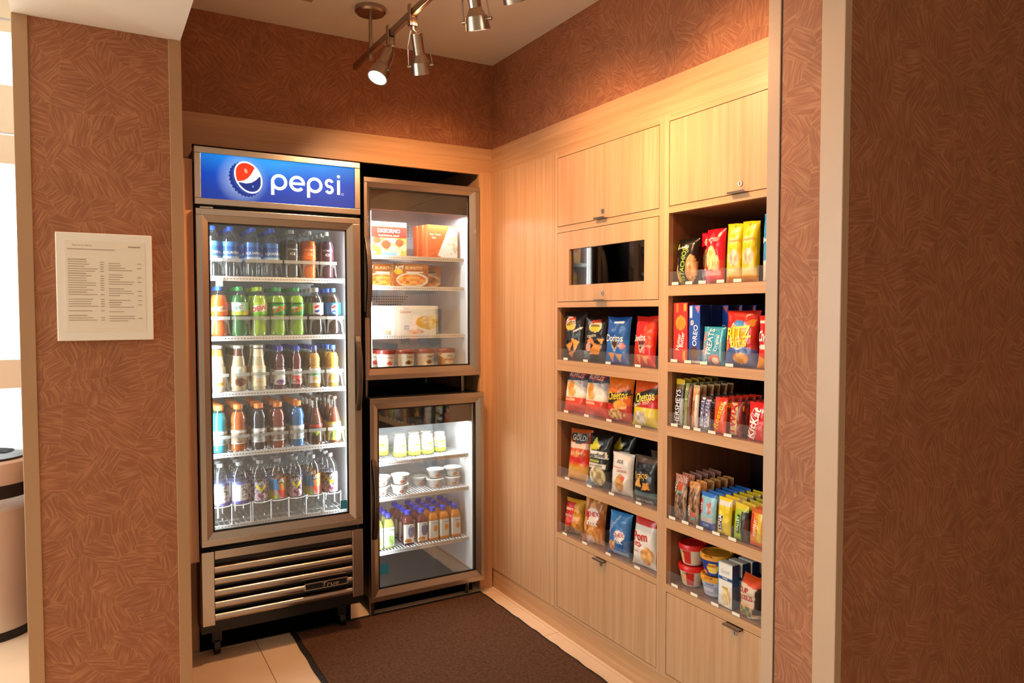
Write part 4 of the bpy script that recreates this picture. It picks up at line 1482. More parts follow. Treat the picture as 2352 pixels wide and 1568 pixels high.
# fourth shelf: sports drinks and iced tea
pg = scaled(SPORT, 0.0345, 0.202)
for i, (nm, dk, lb) in enumerate((('teal', '#1f9fb4', '#8fb9bf'), ('orange', '#d9661c', '#c8a68a'), ('dark violet', '#2b2a3c', '#d2d0d0'), ('brick red', '#9a4030', '#a58e86'), ('blue', '#3f86cc', '#cfd8de'))):
    b_ = bottle('sports_drink_bottle', pg, f'{nm} sports drink bottle with a wide orange cap', '#f08a3c', dk, 0.86, cap=(0.0205, 0.022),
                lab=(0.034, 0.096, lb, [('r', 0, 0.80, 1, 0.9, '#eef2f2'), ('p', [(0.46, 0.70), (0.60, 0.72), (0.50, 0.48), (0.56, 0.48), (0.42, 0.22), (0.46, 0.44), (0.40, 0.44)], '#5d6a72'), ('r', 0, 0, 1, 0.08, '#e2e6e6')], [('ZERO', 0.5, 0.13, 0.006, '#4a4e55')], 190))
    two_deep(b_, LANES[3][i], SHZ[3], YB, None)
pt_ = scaled(TEA, 0.032, 0.215)
GLASSB = clear('tea_glass', '#f4ece4', 0.05, 1.3, 0.02)
for i, (nm, lb, ops, txt) in enumerate((('raspberry', '#4a3a32', [('r', 0, 0.78, 1, 0.93, '#c23a34'), ('p', [(0.30, 0.62), (0.5, 0.30), (0.70, 0.62), (0.58, 0.55), (0.5, 0.66), (0.42, 0.55)], '#b9cf3c')], []),
                                        ('lemon', '#f0d65a', [('r', 0.2, 0.62, 0.8, 0.86, '#f6f1d8'), ('n', 0.5, 0.3, 0.26, 0.24, '#4f9a3c', '#b9d46a', 16)], [('PURE', 0.5, 0.75, 0.008, '#2b4a7a'), ('LEAF', 0.5, 0.62, 0.006, '#2b4a7a')]))):
    b_ = bottle('iced_tea_bottle', pt_, f'amber {nm} iced tea in a slim necked glass bottle', '#5b4a42', '#7a3d20', 0.78, cap=(0.0155, 0.014), lab=(0.014, 0.098, lb, ops, txt, 170), shell=GLASSB)
    two_deep(b_, LANES[3][5 + i], SHZ[3], YB, None)
# bottom shelf: large art label water bottles
pl = scaled(TALL, 0.0365, 0.262)
ARTS = {
    'white and violet art': ('#eef0f4', [('r', 0, 0, 1, 0.14, '#5a58b0'), ('r', 0, 0.88, 1, 1, '#6f7cc8'), ('n', 0.66, 0.45, 0.12, 0.30, '#1c1c20', '#f0f0f4', 22)], [('LIFE', 0.62, 0.80, 0.010, '#1a1a1c', 0, 1, 0.03)]),
    'yellow and dark graffiti': ('#2e2a30', [('n', 0.5, 0.5, 0.6, 0.6, '#2b2330', '#b9a8c4', 14), ('p', [(0.28, 0.70), (0.5, 0.40), (0.72, 0.70), (0.64, 0.76), (0.5, 0.56), (0.36, 0.76)], '#e6d228'), ('r', 0.36, 0.72, 0.64, 0.96, '#17171a'), ('n', 0.5, 0.2, 0.3, 0.2, '#7a2a4a', '#d8c8dc', 20)], [('LIFE', 0.5, 0.88, 0.009, '#f4f4f4', 0, 1, 0.03), ('WTR', 0.5, 0.78, 0.009, '#f4f4f4', 0, 1, 0.03)]),
    'bright triangle art': ('#e8742c', [('p', [(0, 1), (0.38, 0.98), (0.52, 0.45), (0.0, 0.42)], '#2f94d4'), ('p', [(0.38, 1), (1, 1), (1, 0.3), (0.62, 0.62)], '#ee9a34'), ('p', [(0.0, 0.42), (0.52, 0.45), (0.7, 0.0), (0.2, 0.0)], '#b7a8a4'), ('p', [(0.4, 0.45), (0.95, 0.3), (0.9, 0), (0.62, 0)], '#e0402c'), ('p', [(0, 0.36), (0.16, 0.34), (0.5, 0), (0, 0)], '#c8cf2c'), ('p', [(0.62, 0.7), (0.8, 0.75), (0.76, 0.35)], '#4fae48'), ('r', 0.42, 0.74, 0.72, 0.97, '#17171a')], [('LIFE', 0.57, 0.90, 0.009, '#f4f4f4', 0, 1, 0.03), ('WTR', 0.57, 0.80, 0.009, '#f4f4f4', 0, 1, 0.03)]),
}
PROT = {}
for k, a in enumerate(('white and violet art', 'white and violet art', 'yellow and dark graffiti', 'bright triangle art', 'yellow and dark graffiti', 'bright triangle art', 'yellow and dark graffiti')):
    if a not in PROT:
        ar = ARTS[a]
        PROT[a] = bottle('water_bottle', pl, f'tall clear water bottle with {a} label on the refrigerator bottom shelf', '#8a8d90', None, cap=(0.0145, 0.016), lab=(0.085, 0.178, ar[0], ar[1], ar[2], 175))
    two_deep(PROT[a], LANES[4][k], 0.566, YB, f'{a} water bottles')
# SECTION-FREEZER-GOODS
UF = 3.50
pizza = carton('frozen_pizza_box', 0.190, 0.172, 0.045, '#e9b45a', [('r', 0, 0.80, 1, 1, '#f3e6c8'), ('e', 0.5, 0.84, 0.46, 0.18, '#e8c47a'), ('n', 0.45, 0.3, 0.55, 0.34, '#e8a648', '#f6e8c4', 9), ('e', 0.42, 0.34, 0.13, 0.13, '#cf5a3a'), ('e', 0.80, 0.40, 0.12, 0.12, '#d2603c'), ('e', 0.16, 0.46, 0.12, 0.1, '#cf5a3a'), ('r', 0, 0.55, 1, 0.86, '#cf3a2c'), ('r', 0.3, 0.0, 0.72, 0.10, '#7fb4d4')],
               [('DIGIORNO', 0.5, 0.74, 0.020, '#fdfbf6', 0, 0.85, 0.03), ('TRADITIONAL CRUST', 0.5, 0.60, 0.0085, '#fdf2d8', 0, 0.95, 0.02)], 'frozen pizza box with red banner on the upper freezer shelf', 'box', '#c8452f')
for k in range(3):
    put(pizza, (1.309, UF + 0.002 + k * 0.05, 1.766), (0, 0, 0), None, 'red banner pizza boxes')
meal = carton('frozen_meal_box', 0.178, 0.172, 0.042, '#d9682f', [('p', [(0.28, 0.0), (1, 0.0), (1, 0.95), (0.72, 0.98)], '#f4ece0'), ('n', 0.82, 0.5, 0.2, 0.4, '#f6efe2', '#cdbf9c', 14), ('p', [(0.0, 0.0), (0.5, 0.0), (0.24, 0.14)], '#c9572a')],
              [('Four Cheese', 0.24, 0.72, 0.011, '#fbeede', 0, 0.8), ('Pizza', 0.2, 0.62, 0.011, '#fbeede', 0, 0.8)], 'orange and cream frozen meal box standing on the upper freezer shelf', 'box', '#c85a30')
for k in range(3):
    put(meal, (1.610 - k * 0.012, UF + 0.004 + k * 0.046, 1.766), (0, 0, R(4)), None, 'orange frozen meal boxes')
snack = carton('frozen_snack_box', 0.192, 0.118, 0.05, '#a8622f', [('r', 0, 0.7, 0.28, 1, '#7a4a24'), ('e', 0.14, 0.66, 0.12, 0.12, '#e3b93a'), ('e', 0.54, 0.30, 0.46, 0.32, '#e8dcc4'), ('n', 0.52, 0.30, 0.40, 0.25, '#d86a24', '#f0b45a', 10), ('r', 0.34, 0.62, 0.84, 0.66, '#f3e6cc')],
               [('Amy', 0.16, 0.86, 0.018, '#fbf4e4', 14, 1, 0.03), ('BURRITO', 0.58, 0.82, 0.016, '#f0d090', 0, 1, 0.02)], 'brown frozen snack box picturing a filled roll on the second freezer shelf', 'box', '#8a5a30')
for x, dy in ((1.288, 0.06), (1.428, 0.0), (1.552, 0.115)):
    put(snack, (x, UF + dy, 1.613), (0, 0, 0), None, 'brown frozen snack boxes')
lean = carton('frozen_dinner_box', 0.236, 0.148, 0.04, '#f6f2ea', [('e', 0.80, 0.42, 0.34, 0.30, '#fbf8f0'), ('n', 0.82, 0.42, 0.30, 0.25, '#e8b93c', '#f8e6ae', 14), ('e', 0.30, 0.24, 0.06, 0.075, '#8f8fc0'), ('e', 0.30, 0.24, 0.035, 0.045, '#f2f0f0'), ('n', 0.52, 0.10, 0.2, 0.09, '#e0a070', '#f2dcc4', 12)],
              [('cuisine', 0.27, 0.80, 0.016, '#d88a80', 0, 1, 0.01), ('lean', 0.30, 0.92, 0.013, '#e0aaa0', 0, 1, 0.0)], 'white frozen dinner box with a pasta picture on the third freezer shelf', 'box', '#e9e2d6')
put(lean, (1.330, UF + 0.05, 1.367), (0, 0, 0), None, 'white frozen dinner boxes')
put(lean, (1.448, UF, 1.367), (0, 0, 0), None, 'white frozen dinner boxes')
put(lean, (1.505, UF + 0.10, 1.367), (0, 0, 0), None, 'white frozen dinner boxes')


def tub(name, label, r0, r1, H, col, ops, txt, lidcol, cat='tub', lidh=0.014, span=170):
    o = MB().lathe([(r0 * 0.9, 0), (r0, 0.003), (r1, H)], 30).build(name, pm('tub_' + col.strip('#'), col, 0.4, 0, 0.04), None, True)
    tag(o, label, cat)
    pr = [(r0, 0.0), (r0, 0.003), (r1, H)]
    wrap(o, pr, 0.006, H - 0.004, col, ops, txt, span, 34, 20, CARD)
    if lidcol:
        MB().lathe([(r1 + 0.0025, H - 0.006), (r1 + 0.0035, H + lidh * 0.7), (r1 + 0.001, H + lidh), (r1 - 0.006, H + lidh), (r1 - 0.008, H + lidh - 0.003)], 30).build('lid', pm('lid_' + lidcol.strip('#'), lidcol, 0.3, 0, 0.04), o, True, loc=(0, 0, 0))
    return o


TUBS = [(1.245, 'strawberry', '#e9ddc8', [('n', 0.62, 0.28, 0.16, 0.18, '#c83a3a', '#e88a80', 16), ('r', 0.1, 0.3, 0.36, 0.75, '#4f6c80')]), (1.288, 'cream', '#ece2cf', [('n', 0.56, 0.3, 0.14, 0.16, '#c8433c', '#e9a79a', 16)]), (1.395, 'chocolate', '#ece2cf', [('n', 0.52, 0.32, 0.16, 0.14, '#5a3320', '#9a6a48', 16)]),
        (1.506, 'coffee', '#eee4d2', [('n', 0.55, 0.32, 0.16, 0.14, '#8a5a2c', '#c89a5c', 16)]), (1.623, 'caramel', '#b9854a', [('e', 0.5, 0.74, 0.36, 0.24, '#efe6d6'), ('n', 0.55, 0.25, 0.22, 0.14, '#e8c08a', '#f2e4cc', 16)])]
for x, nm, col, ops in TUBS:
    o = tub('ice_cream_tub', f'{nm} ice cream tub with a maroon lid on the freezer floor', 0.040, 0.0485, 0.080, col, ops, [('Haagen', 0.55, 0.74, 0.0075, '#4a3f6a', 0, 1.1)], '#7e2f28')
    put(o, (x, 3.505 if x > 1.25 else 3.62, 1.1967))
# lower cooler: snack cups, yogurt, juice
for k, (x, y) in enumerate(((1.300, 3.60), (1.367, 3.52), (1.445, 3.52), (1.520, 3.52), (1.400, 3.61), (1.480, 3.61), (1.556, 3.62), (1.605, 3.55))):
    if k == 0:
        CUPB = pm('cup_base', '#c9d05a', 0.35, 0, 0.1)
        o = MB().lathe([(0.026, 0), (0.034, 0.004), (0.037, 0.022), (0.035, 0.026)], 26).build('snack_cup', CUPB, None, True)
        tag(o, 'small clear snack cup with a yellow green base and oval label', 'cup', 'snack cups on the cooler top shelf')
        pr = [(0.034, 0.026), (0.033, 0.05), (0.030, 0.085), (0.027, 0.098)]
        MB().lathe(pr, 26).build('clear_dome', clear('dome', '#f4f2dc', 0.05, 1.2, 0.35), o, True, loc=(0, 0, 0))
        wrap(o, pr, 0.030, 0.088, '#eee6c8', [('e', 0.5, 0.42, 0.3, 0.34, '#e6d23c'), ('e', 0.5, 0.42, 0.26, 0.28, '#f4eda2'), ('e', 0.5, 0.5, 0.12, 0.1, '#d9b92c'), ('r', 0, 0.86, 1, 1, '#e0b89a')], [('SNACK', 0.5, 0.30, 0.006, '#8a8a2c')], 200, 30, 18)
        MB().lathe([(0.028, 0.098), (0.029, 0.101), (0.026, 0.104)], 26).build('lid', pm('cup_lid', '#f0ead6', 0.3, 0, 0.03), o, True, loc=(0, 0, 0))
        cup0 = o
    put(cup0, (x, y, 0.7355), (0, 0, R((k * 37) % 40 - 20)))
yog = {}
for nm, dot in (('orange', '#d9772c'), ('berry', '#a8323c')):
    yog[nm] = tub('yogurt_cup', f'white yogurt cup with a round {nm} fruit dot', 0.033, 0.044, 0.046, '#f2f0ec', [('e', 0.42, 0.28, 0.10, 0.22, dot), ('e', 0.42, 0.28, 0.05, 0.11, '#e8b08a')], [('chobani', 0.56, 0.70, 0.006, '#6a6a78', 0, 1)], '#f6f4f0', 'yogurt', 0.003)
for nm, spots in (('orange', ((1.555, 3.50), (1.655, 3.50), (1.50, 3.58))), ('berry', ((1.345, 3.47), (1.245, 3.475)))):
    for x, y in spots:
        for lv in range(1 if x == 1.50 else 2):
            put(yog[nm], (x + 0.003 * lv, y, 0.5576 + lv * 0.0497), (0, 0, R(8)), None, f'{nm} yogurt cups')
NAK = [(0.86, 0), (0.97, 0.01), (1.0, 0.03), (1.0, 0.66), (0.97, 0.70), (0.74, 0.80), (0.52, 0.855), (0.50, 0.87), (0.50, 0.985)]
pn = scaled(NAK, 0.0275, 0.172)
NJ = {'green': ('#cfd06a', [('n', 0.6, 0.3, 0.24, 0.3, '#7fb04a', '#cfe0a0', 16)], '#4f8a3c'), 'berry': ('#7a2f3a', [('e', 0.62, 0.6, 0.26, 0.34, '#5a6c9a'), ('n', 0.4, 0.12, 0.3, 0.12, '#b8402c', '#d9a03a', 18)], '#d8e0f0'), 'orange': ('#f08a20', [('e', 0.62, 0.56, 0.17, 0.17, '#f0962a'), ('r', 0, 0, 1, 0.06, '#f08a20')], '#6a72b8')}
for nm, (dk, ops, ink) in NJ.items():
    NJ[nm] = bottle('juice_bottle', pn, f'square {nm} juice bottle with bright blue cap in the lower cooler', '#2c3fd0', dk, 0.86, cap=(0.0165, 0.020), lab=(0.012, 0.108, '#eef0ee', ops, [('Naked', 0.62, 0.86, 0.0075, ink, 0, 1)], 120), sq=7, n=32)
for x, nm in ((1.222, 'green'), (1.283, 'green'), (1.389, 'berry'), (1.464, 'berry'), (1.526, 'orange'), (1.588, 'orange'), (1.655, 'orange')):
    for k in range(4):
        put(NJ[nm], (x, 3.475 + 0.062 * k, 0.2865), (0, 0, 0), None, f'{nm} juice bottles in the cooler')
# SECTION-SNACKS
QR = R(-90)
TURN = 9


def shelf_item(proto, yc, z, xoff=0.045, lean=-5, turn=0, group=None, label=None):
    """stand an item on a cabinet shelf, front towards the alcove"""
    return put(proto, (XR + xoff, yc, z + 0.0026), (R(lean), 0, QR + R(turn + (TURN if proto.name.startswith(('snack_bag', 'nut_pouch', 'treat')) else 0))), label, group)


# ---- chip shelf: black, black, blue, red tortilla bags
def chips(c1, c2):
    return [('p', [(0.18, 0.30), (0.52, 0.40), (0.40, 0.16)], c1), ('p', [(0.45, 0.46), (0.84, 0.38), (0.62, 0.18)], c2), ('p', [(0.30, 0.14), (0.62, 0.2), (0.44, 0.04)], c1)]


bk = bag('snack_bag', 0.128, 0.215, 0.05, '#1c1512', [('e', 0.40, 0.76, 0.24, 0.15, '#f1dccc'), ('e', 0.40, 0.70, 0.20, 0.09, '#e8b82c'), ('p', [(0.22, 0.80), (0.60, 0.84), (0.58, 0.90), (0.30, 0.88)], '#c8502c'), ('p', [(0.55, 0.58), (0.92, 0.66), (0.90, 0.70), (0.52, 0.60)], '#f0e6d0'), *chips('#e08a34', '#e8a648'), ('r', 0, 0, 1, 0.03, '#3a2a20')],
         [('TOSTITOS', 0.44, 0.77, 0.016, '#3a1a16', 8, 0.8, 0.02)], 'tall black chip bag with cream emblem standing against the cabinet side', seed=1)
shelf_item(bk, 2.692, 1.264, lean=-3, turn=8)
bk = bag('snack_bag', 0.142, 0.195, 0.05, '#191310', [('e', 0.55, 0.78, 0.27, 0.13, '#efe2c0'), ('e', 0.55, 0.74, 0.22, 0.08, '#e4cf2e'), ('p', [(0.3, 0.84), (0.8, 0.86), (0.7, 0.94), (0.4, 0.93)], '#a8402a'), ('p', [(0.18, 0.44), (0.62, 0.36), (0.36, 0.56)], '#d98a4a'), ('p', [(0.30, 0.16), (0.72, 0.16), (0.86, 0.36), (0.56, 0.40)], '#e8902c'), ('p', [(0.60, 0.52), (0.9, 0.52), (0.85, 0.4)], '#e4a040'), ('e', 0.28, 0.32, 0.13, 0.10, '#d8a08a')],
         [('cantina', 0.42, 0.58, 0.015, '#f0e2c4', 8, 0.9, 0.02), ('tostitos', 0.55, 0.81, 0.013, '#3f2218', 0, 0.9, 0.02)], 'black chip bag with yellow emblem and golden chips next to the blue tortilla bag', seed=2)
shelf_item(bk, 2.533, 1.264, lean=-4, turn=4)
DT = lambda c: [('p', [(0.28, 0.50), (0.40, 0.50), (0.50, 0.36), (0.60, 0.50), (0.72, 0.50), (0.50, 0.24)], '#e8c48a'), ('p', [(0.30, 0.49), (0.70, 0.49), (0.50, 0.30)], c), ('p', [(0.22, 0.22), (0.50, 0.22), (0.38, 0.03)], '#dc9a4c'), ('p', [(0.52, 0.22), (0.80, 0.20), (0.70, 0.02)], '#e0a458')]
db = bag('snack_bag', 0.142, 0.195, 0.05, '#1f5aa8', [('g', 0, 0.5, '#2b62b4', '#2470c0'), *DT('#3a2a1c'), ('e', 0.80, 0.38, 0.13, 0.06, '#dc8a80'), ('r', 0.36, 0.86, 0.8, 0.90, '#e9edf2')], [('Doritos', 0.48, 0.545, 0.029, '#fbf6e8', 0, 0.98, 0.035), ('RANCH', 0.8, 0.38, 0.007, '#f6e8e0')], 'blue tortilla chip bag on the chip shelf', seed=3)
shelf_item(db, 2.386, 1.264, lean=-5, turn=-3)
dd = bag('snack_bag', 0.130, 0.200, 0.05, '#cf2018', [('g', 0.5, 1, '#cf2018', '#d8261a'), *DT('#5a1a10'), ('p', [(0.5, 0.7), (0.9, 0.95), (0.95, 0.4), (0.75, 0.3)], '#e4481c')], [('Doritos', 0.38, 0.56, 0.027, '#fdf6ea', 4, 0.85, 0.035), ('NACHO CHEESE', 0.66, 0.40, 0.008, '#f8dcc0', 0, 0.8)], 'bright red tortilla chip bag on the chip shelf', seed=4)
shelf_item(dd, 2.214, 1.264, lean=-6, turn=-8)
# second shelf
rf = bag('snack_bag', 0.144, 0.186, 0.05, '#e0401c', [('r', 0, 0.36, 1, 0.80, '#efe0cc'), ('g', 0.36, 0.5, '#f0d8b8', '#f4ece0'), ('r', 0, 0.78, 1, 1, '#2f4254'), ('p', [(0.08, 1.0), (0.9, 1.0), (0.82, 0.82), (0.14, 0.86)], '#c43a30'), ('e', 0.34, 0.58, 0.16, 0.20, '#e8a23c'), ('e', 0.42, 0.48, 0.15, 0.10, '#e6b05a'), ('e', 0.38, 0.66, 0.10, 0.07, '#d88a28'), ('p', [(0.55, 0.75), (0.95, 0.60), (1, 0.80)], '#b8a49c'), ('r', 0.05, 0.28, 0.5, 0.345, '#ef9a72')],
         [('RUFFLES', 0.5, 0.91, 0.019, '#f6ece0', -4, 0.9, 0.03), ('CHEDDAR', 0.36, 0.30, 0.010, '#f8e2b0', 0, 0.9)], 'potato chip bag with dark blue top, white middle and red base', seed=5)
shelf_item(rf, 2.682, 1.026, lean=-9, turn=6, label='red based potato chip bag against the cabinet side panel')
shelf_item(rf, 2.530, 1.026, lean=-7, turn=0, label='red based potato chip bag beside the orange cheese puffs')
CH = [('p', [(0.05, 0.40), (0.16, 0.62), (0.5, 0.62), (0.95, 0.72), (0.98, 0.60), (0.55, 0.48), (0.3, 0.36)], '#3a2410')]
co = bag('snack_bag', 0.144, 0.186, 0.05, '#e8701c', [('r', 0, 0, 1, 0.36, '#c8281c'), ('g', 0.36, 0.52, '#d84a1c', '#ea7a20'), *CH, ('n', 0.62, 0.36, 0.26, 0.10, '#e88a1c', '#f0b03a', 9), ('n', 0.5, 0.16, 0.34, 0.12, '#a8341c', '#e8c878', 14)],
         [('Cheetos', 0.50, 0.575, 0.034, '#f2cf3a', 6, 0.86, 0.04)], 'orange cheese puff bag between the potato chips and the hot puffs', seed=6)
shelf_item(co, 2.372, 1.026, lean=-7, turn=2)
cf = bag('snack_bag', 0.148, 0.186, 0.05, '#e0a41c', [('r', 0, 0.40, 1, 0.62, '#c41f18'), ('r', 0, 0.62, 1, 1, '#d8521c'), ('p', [(0.0, 0.44), (0.1, 0.66), (0.98, 0.86), (0.98, 0.72), (0.4, 0.50), (0.2, 0.36)], '#2c1c10'), ('r', 0, 0, 1, 0.40, '#d9c22c'), ('n', 0.42, 0.18, 0.26, 0.14, '#b9a48c', '#e8e0c8', 12)],
         [('Cheetos', 0.55, 0.635, 0.036, '#f4e25a', 10, 0.86, 0.04), ('Flamin', 0.28, 0.46, 0.015, '#f6e6c0', 14), ('Hot', 0.66, 0.525, 0.016, '#f6e6c0', 14)], 'yellow and red hot cheese puff bag against the middle stile', seed=7)
shelf_item(cf, 2.206, 1.026, lean=-6, turn=-6)
# third shelf
rg = bag('snack_bag', 0.130, 0.228, 0.05, '#c8481c', [('r', 0, 0, 1, 0.26, '#dfa450'), ('g', 0.26, 0.34, '#e8941c', '#d8381c'), ('r', 0, 0.34, 1, 0.46, '#d02a18'), ('r', 0, 0.62, 1, 0.72, '#e8c4a8'), ('e', 0.52, 0.84, 0.42, 0.13, '#2a2420'), ('r', 0, 0.93, 1, 1, '#b8521c'), ('n', 0.5, 0.52, 0.36, 0.08, '#b8461c', '#e8904a', 12)],
         [('GOLD', 0.52, 0.83, 0.024, '#c9bfae', 0, 0.85, 0.02), ('Rold', 0.5, 0.90, 0.010, '#c9bfae'), ('Tiny Twists', 0.5, 0.53, 0.013, '#f0d8a8', 6, 0.8)], 'orange pretzel bag with a dark round emblem', seed=8)
shelf_item(rg, 2.660, 0.723, lean=-7, turn=6)
sf_ = bag('snack_bag', 0.132, 0.224, 0.05, '#16140f', [('p', [(0.05, 0.70), (0.55, 0.72), (0.60, 0.80), (0.36, 0.95), (0.25, 0.80), (0.0, 0.78)], '#dccb2c'), ('p', [(0.0, 0.54), (0.95, 0.56), (0.90, 0.68), (0.02, 0.70)], '#ece4d4'), ('r', 0.1, 0.46, 0.62, 0.52, '#a8ac3c'), ('r', 0.0, 0.36, 0.9, 0.45, '#e6dccb'), ('n', 0.54, 0.20, 0.36, 0.18, '#e8d8a4', '#a08c5c', 9)],
           [('Smartfood', 0.47, 0.615, 0.021, '#1c1a16', 4, 0.85, 0.03), ('WHITE CHEDDAR', 0.45, 0.405, 0.009, '#6a604c', 2, 0.85)], 'black popcorn bag with a white banner beside the pretzel bag', seed=9)
shelf_item(sf_, 2.512, 0.723, lean=-6, turn=2)
wb = bag('snack_bag', 0.122, 0.172, 0.05, '#e6ddd2', [('r', 0, 0.64, 0.6, 0.67, '#d8584a'), ('e', 0.52, 0.28, 0.24, 0.20, '#c98a3c', 55), ('e', 0.66, 0.40, 0.09, 0.07, '#d0543c'), ('n', 0.50, 0.26, 0.2, 0.15, '#c08030', '#dca458', 12), ('r', 0.32, 0.75, 0.7, 0.80, '#b9b4aa')],
         [('POP', 0.5, 0.80, 0.014, '#8a847a'), ('ORIGINAL', 0.62, 0.58, 0.009, '#c8503c')], 'white snack bag with one golden chip printed low on the front', seed=10)
shelf_item(wb, 2.348, 0.723, lean=-4, turn=0)
st = bag('snack_bag', 0.134, 0.185, 0.05, '#17181a', [('r', 0, 0.86, 1, 1, '#4a3a2c'), ('r', 0, 0.0, 1, 0.25, '#1c2428'), ('r', 0.0, 0.15, 1, 0.24, '#4f6a72'), ('p', [(0.12, 0.34), (0.42, 0.34), (0.40, 0.50), (0.24, 0.52)], '#e0a44c'), ('p', [(0.46, 0.28), (0.80, 0.32), (0.74, 0.46), (0.52, 0.44)], '#d8943c')],
         [('Stacys', 0.44, 0.60, 0.026, '#e0a82c', 8, 0.85, 0.02), ('SIMPLY NAKED', 0.5, 0.045, 0.012, '#e8e4dc', 0, 0.85)], 'black pita chip bag with golden script lettering', seed=11)
shelf_item(st, 2.198, 0.723, lean=-3, turn=-4)
# bags standing behind on the third shelf
shelf_item(st, 2.225, 0.723, 0.15, -4, 0, label='black pita chip bag standing behind the others')
shelf_item(sf_, 2.46, 0.723, 0.13, -6, -4, label='black popcorn bag standing behind the white banner one')
# fourth shelf
pe = bag('snack_bag', 0.115, 0.160, 0.05, '#d89a2c', [('p', [(0.0, 0.22), (0.55, 0.22), (0.62, 0.9), (0.0, 0.9)], '#c8281f'), ('r', 0.02, 0.24, 0.48, 0.5, '#d8423a'), ('n', 0.5, 0.1, 0.5, 0.12, '#a8763c', '#5a3a24', 14), ('n', 0.80, 0.5, 0.16, 0.36, '#e0a03a', '#c87a1c', 10)],
         [('Planters', 0.30, 0.72, 0.015, '#f6eedc', 0, 0.9, 0.02), ('PEANUTS', 0.27, 0.52, 0.010, '#f6eedc', 0, 0.9)], 'red and golden peanut bag on the lowest chip shelf', seed=12)
shelf_item(pe, 2.697, 0.465, lean=-8, turn=6)
CX = [('e', 0.52, 0.60, 0.30, 0.15, '#f2ddd0'), ('e', 0.28, 0.60, 0.10, 0.08, '#c8342c')]
cx = bag('snack_bag', 0.130, 0.205, 0.05, '#c8742c', [('n', 0.5, 0.5, 0.8, 0.8, '#a85a24', '#dc9a4c', 10), *CX, ('n', 0.6, 0.2, 0.3, 0.16, '#c8702c', '#e0a860', 12)], [('CHEX', 0.54, 0.63, 0.020, '#c8423a', 4, 0.95, 0.03), ('mix', 0.54, 0.46, 0.030, '#f4f0ea', 2, 1.05, 0.04)], 'orange brown snack mix bag beside the peanuts', seed=13)
shelf_item(cx, 2.545, 0.465, lean=-7, turn=4)
cbl = bag('snack_bag', 0.126, 0.176, 0.05, '#2a66a8', [('g', 0.5, 1, '#2a66a8', '#3f86c4'), ('e', 0.60, 0.46, 0.24, 0.13, '#ecdfd8'), ('n', 0.26, 0.2, 0.14, 0.13, '#b8642c', '#e0b070', 12), ('r', 0.3, 0.02, 0.95, 0.10, '#9ab4d0')], [('CHEX', 0.60, 0.49, 0.016, '#c8423a', 4, 0.95, 0.03), ('mix', 0.60, 0.36, 0.024, '#f4f0ea', 2, 1.05, 0.04), ('TRADITIONAL', 0.34, 0.72, 0.012, '#c4d8ea', 52, 0.95, 0.02)], 'blue traditional snack mix bag with slanted lettering', seed=14)
shelf_item(cbl, 2.368, 0.465, lean=-6, turn=0)
shelf_item(cbl, 2.30, 0.465, 0.14, -8, -6, label='blue snack mix bag half hidden behind the first')
pmz = bag('snack_bag', 0.134, 0.200, 0.05, '#ece2d6', [('r', 0, 0.80, 1, 1, '#c8281f'), ('p', [(0.0, 0.76), (1.0, 0.68), (1.0, 0.82), (0, 0.82)], '#e4d8cc'), ('n', 0.72, 0.24, 0.24, 0.18, '#c87a34', '#e8b874', 10), ('e', 0.30, 0.42, 0.2, 0.05, '#cf4a3c')],
          [('Pom', 0.40, 0.60, 0.036, '#c8281f', 6, 0.95, 0.04), ('Poms', 0.30, 0.43, 0.010, '#f8ece0', 6), ('baked', 0.26, 0.30, 0.009, '#c86a5a')], 'white snack bag with red top and red script lettering', seed=15)
shelf_item(pmz, 2.205, 0.465, lean=-5, turn=-5)
# ---- nut pouches
pi = bag('nut_pouch', 0.098, 0.168, 0.055, '#15130f', [('p', [(0.02, 0.62), (0.14, 0.60), (0.34, 0.0), (0.22, 0.0)], '#d8a860'), ('e', 0.80, 0.34, 0.20, 0.30, '#c99858'), ('n', 0.80, 0.34, 0.17, 0.27, '#b07c40', '#e4c088', 14), ('e', 0.10, 0.82, 0.10, 0.07, '#a8c82c')],
         [('PISTACHIOS', 0.47, 0.40, 0.020, '#b4d22c', 83, 0.92, 0.02), ('wonderful', 0.40, 0.80, 0.009, '#d8d4c8', 6)], 'black pistachio pouch with lime green upright lettering', 'nut pouch', seed=16, pinch=0.04)
shelf_item(pi, 1.972, 1.578, 0.042, lean=-3, turn=-5)
rn = bag('nut_pouch', 0.084, 0.190, 0.04, '#cc1226', [('e', 0.5, 0.80, 0.30, 0.035, '#e8c4c0'), ('n', 0.42, 0.46, 0.26, 0.22, '#f0b45a', '#f8dca0', 9), ('n', 0.66, 0.36, 0.18, 0.16, '#d88a3c', '#f2c888', 9), ('r', 0.1, 0.14, 0.9, 0.22, '#e88a88'), ('r', 0, 0, 1, 0.10, '#b81020')], [('ALMONDS', 0.5, 0.80, 0.008, '#b01020', 6)], 'bright red almond pouch with a hanging hole', 'nut pouch', seed=17, pinch=0.03)
shelf_item(rn, 1.915, 1.578, 0.100, lean=-4, turn=10, group='red almond pouches')
shelf_item(rn, 1.875, 1.578, 0.175, lean=-4, turn=6, group='red almond pouches')
shelf_item(rn, 1.842, 1.578, 0.045, lean=-3, turn=-6, group='red almond pouches')
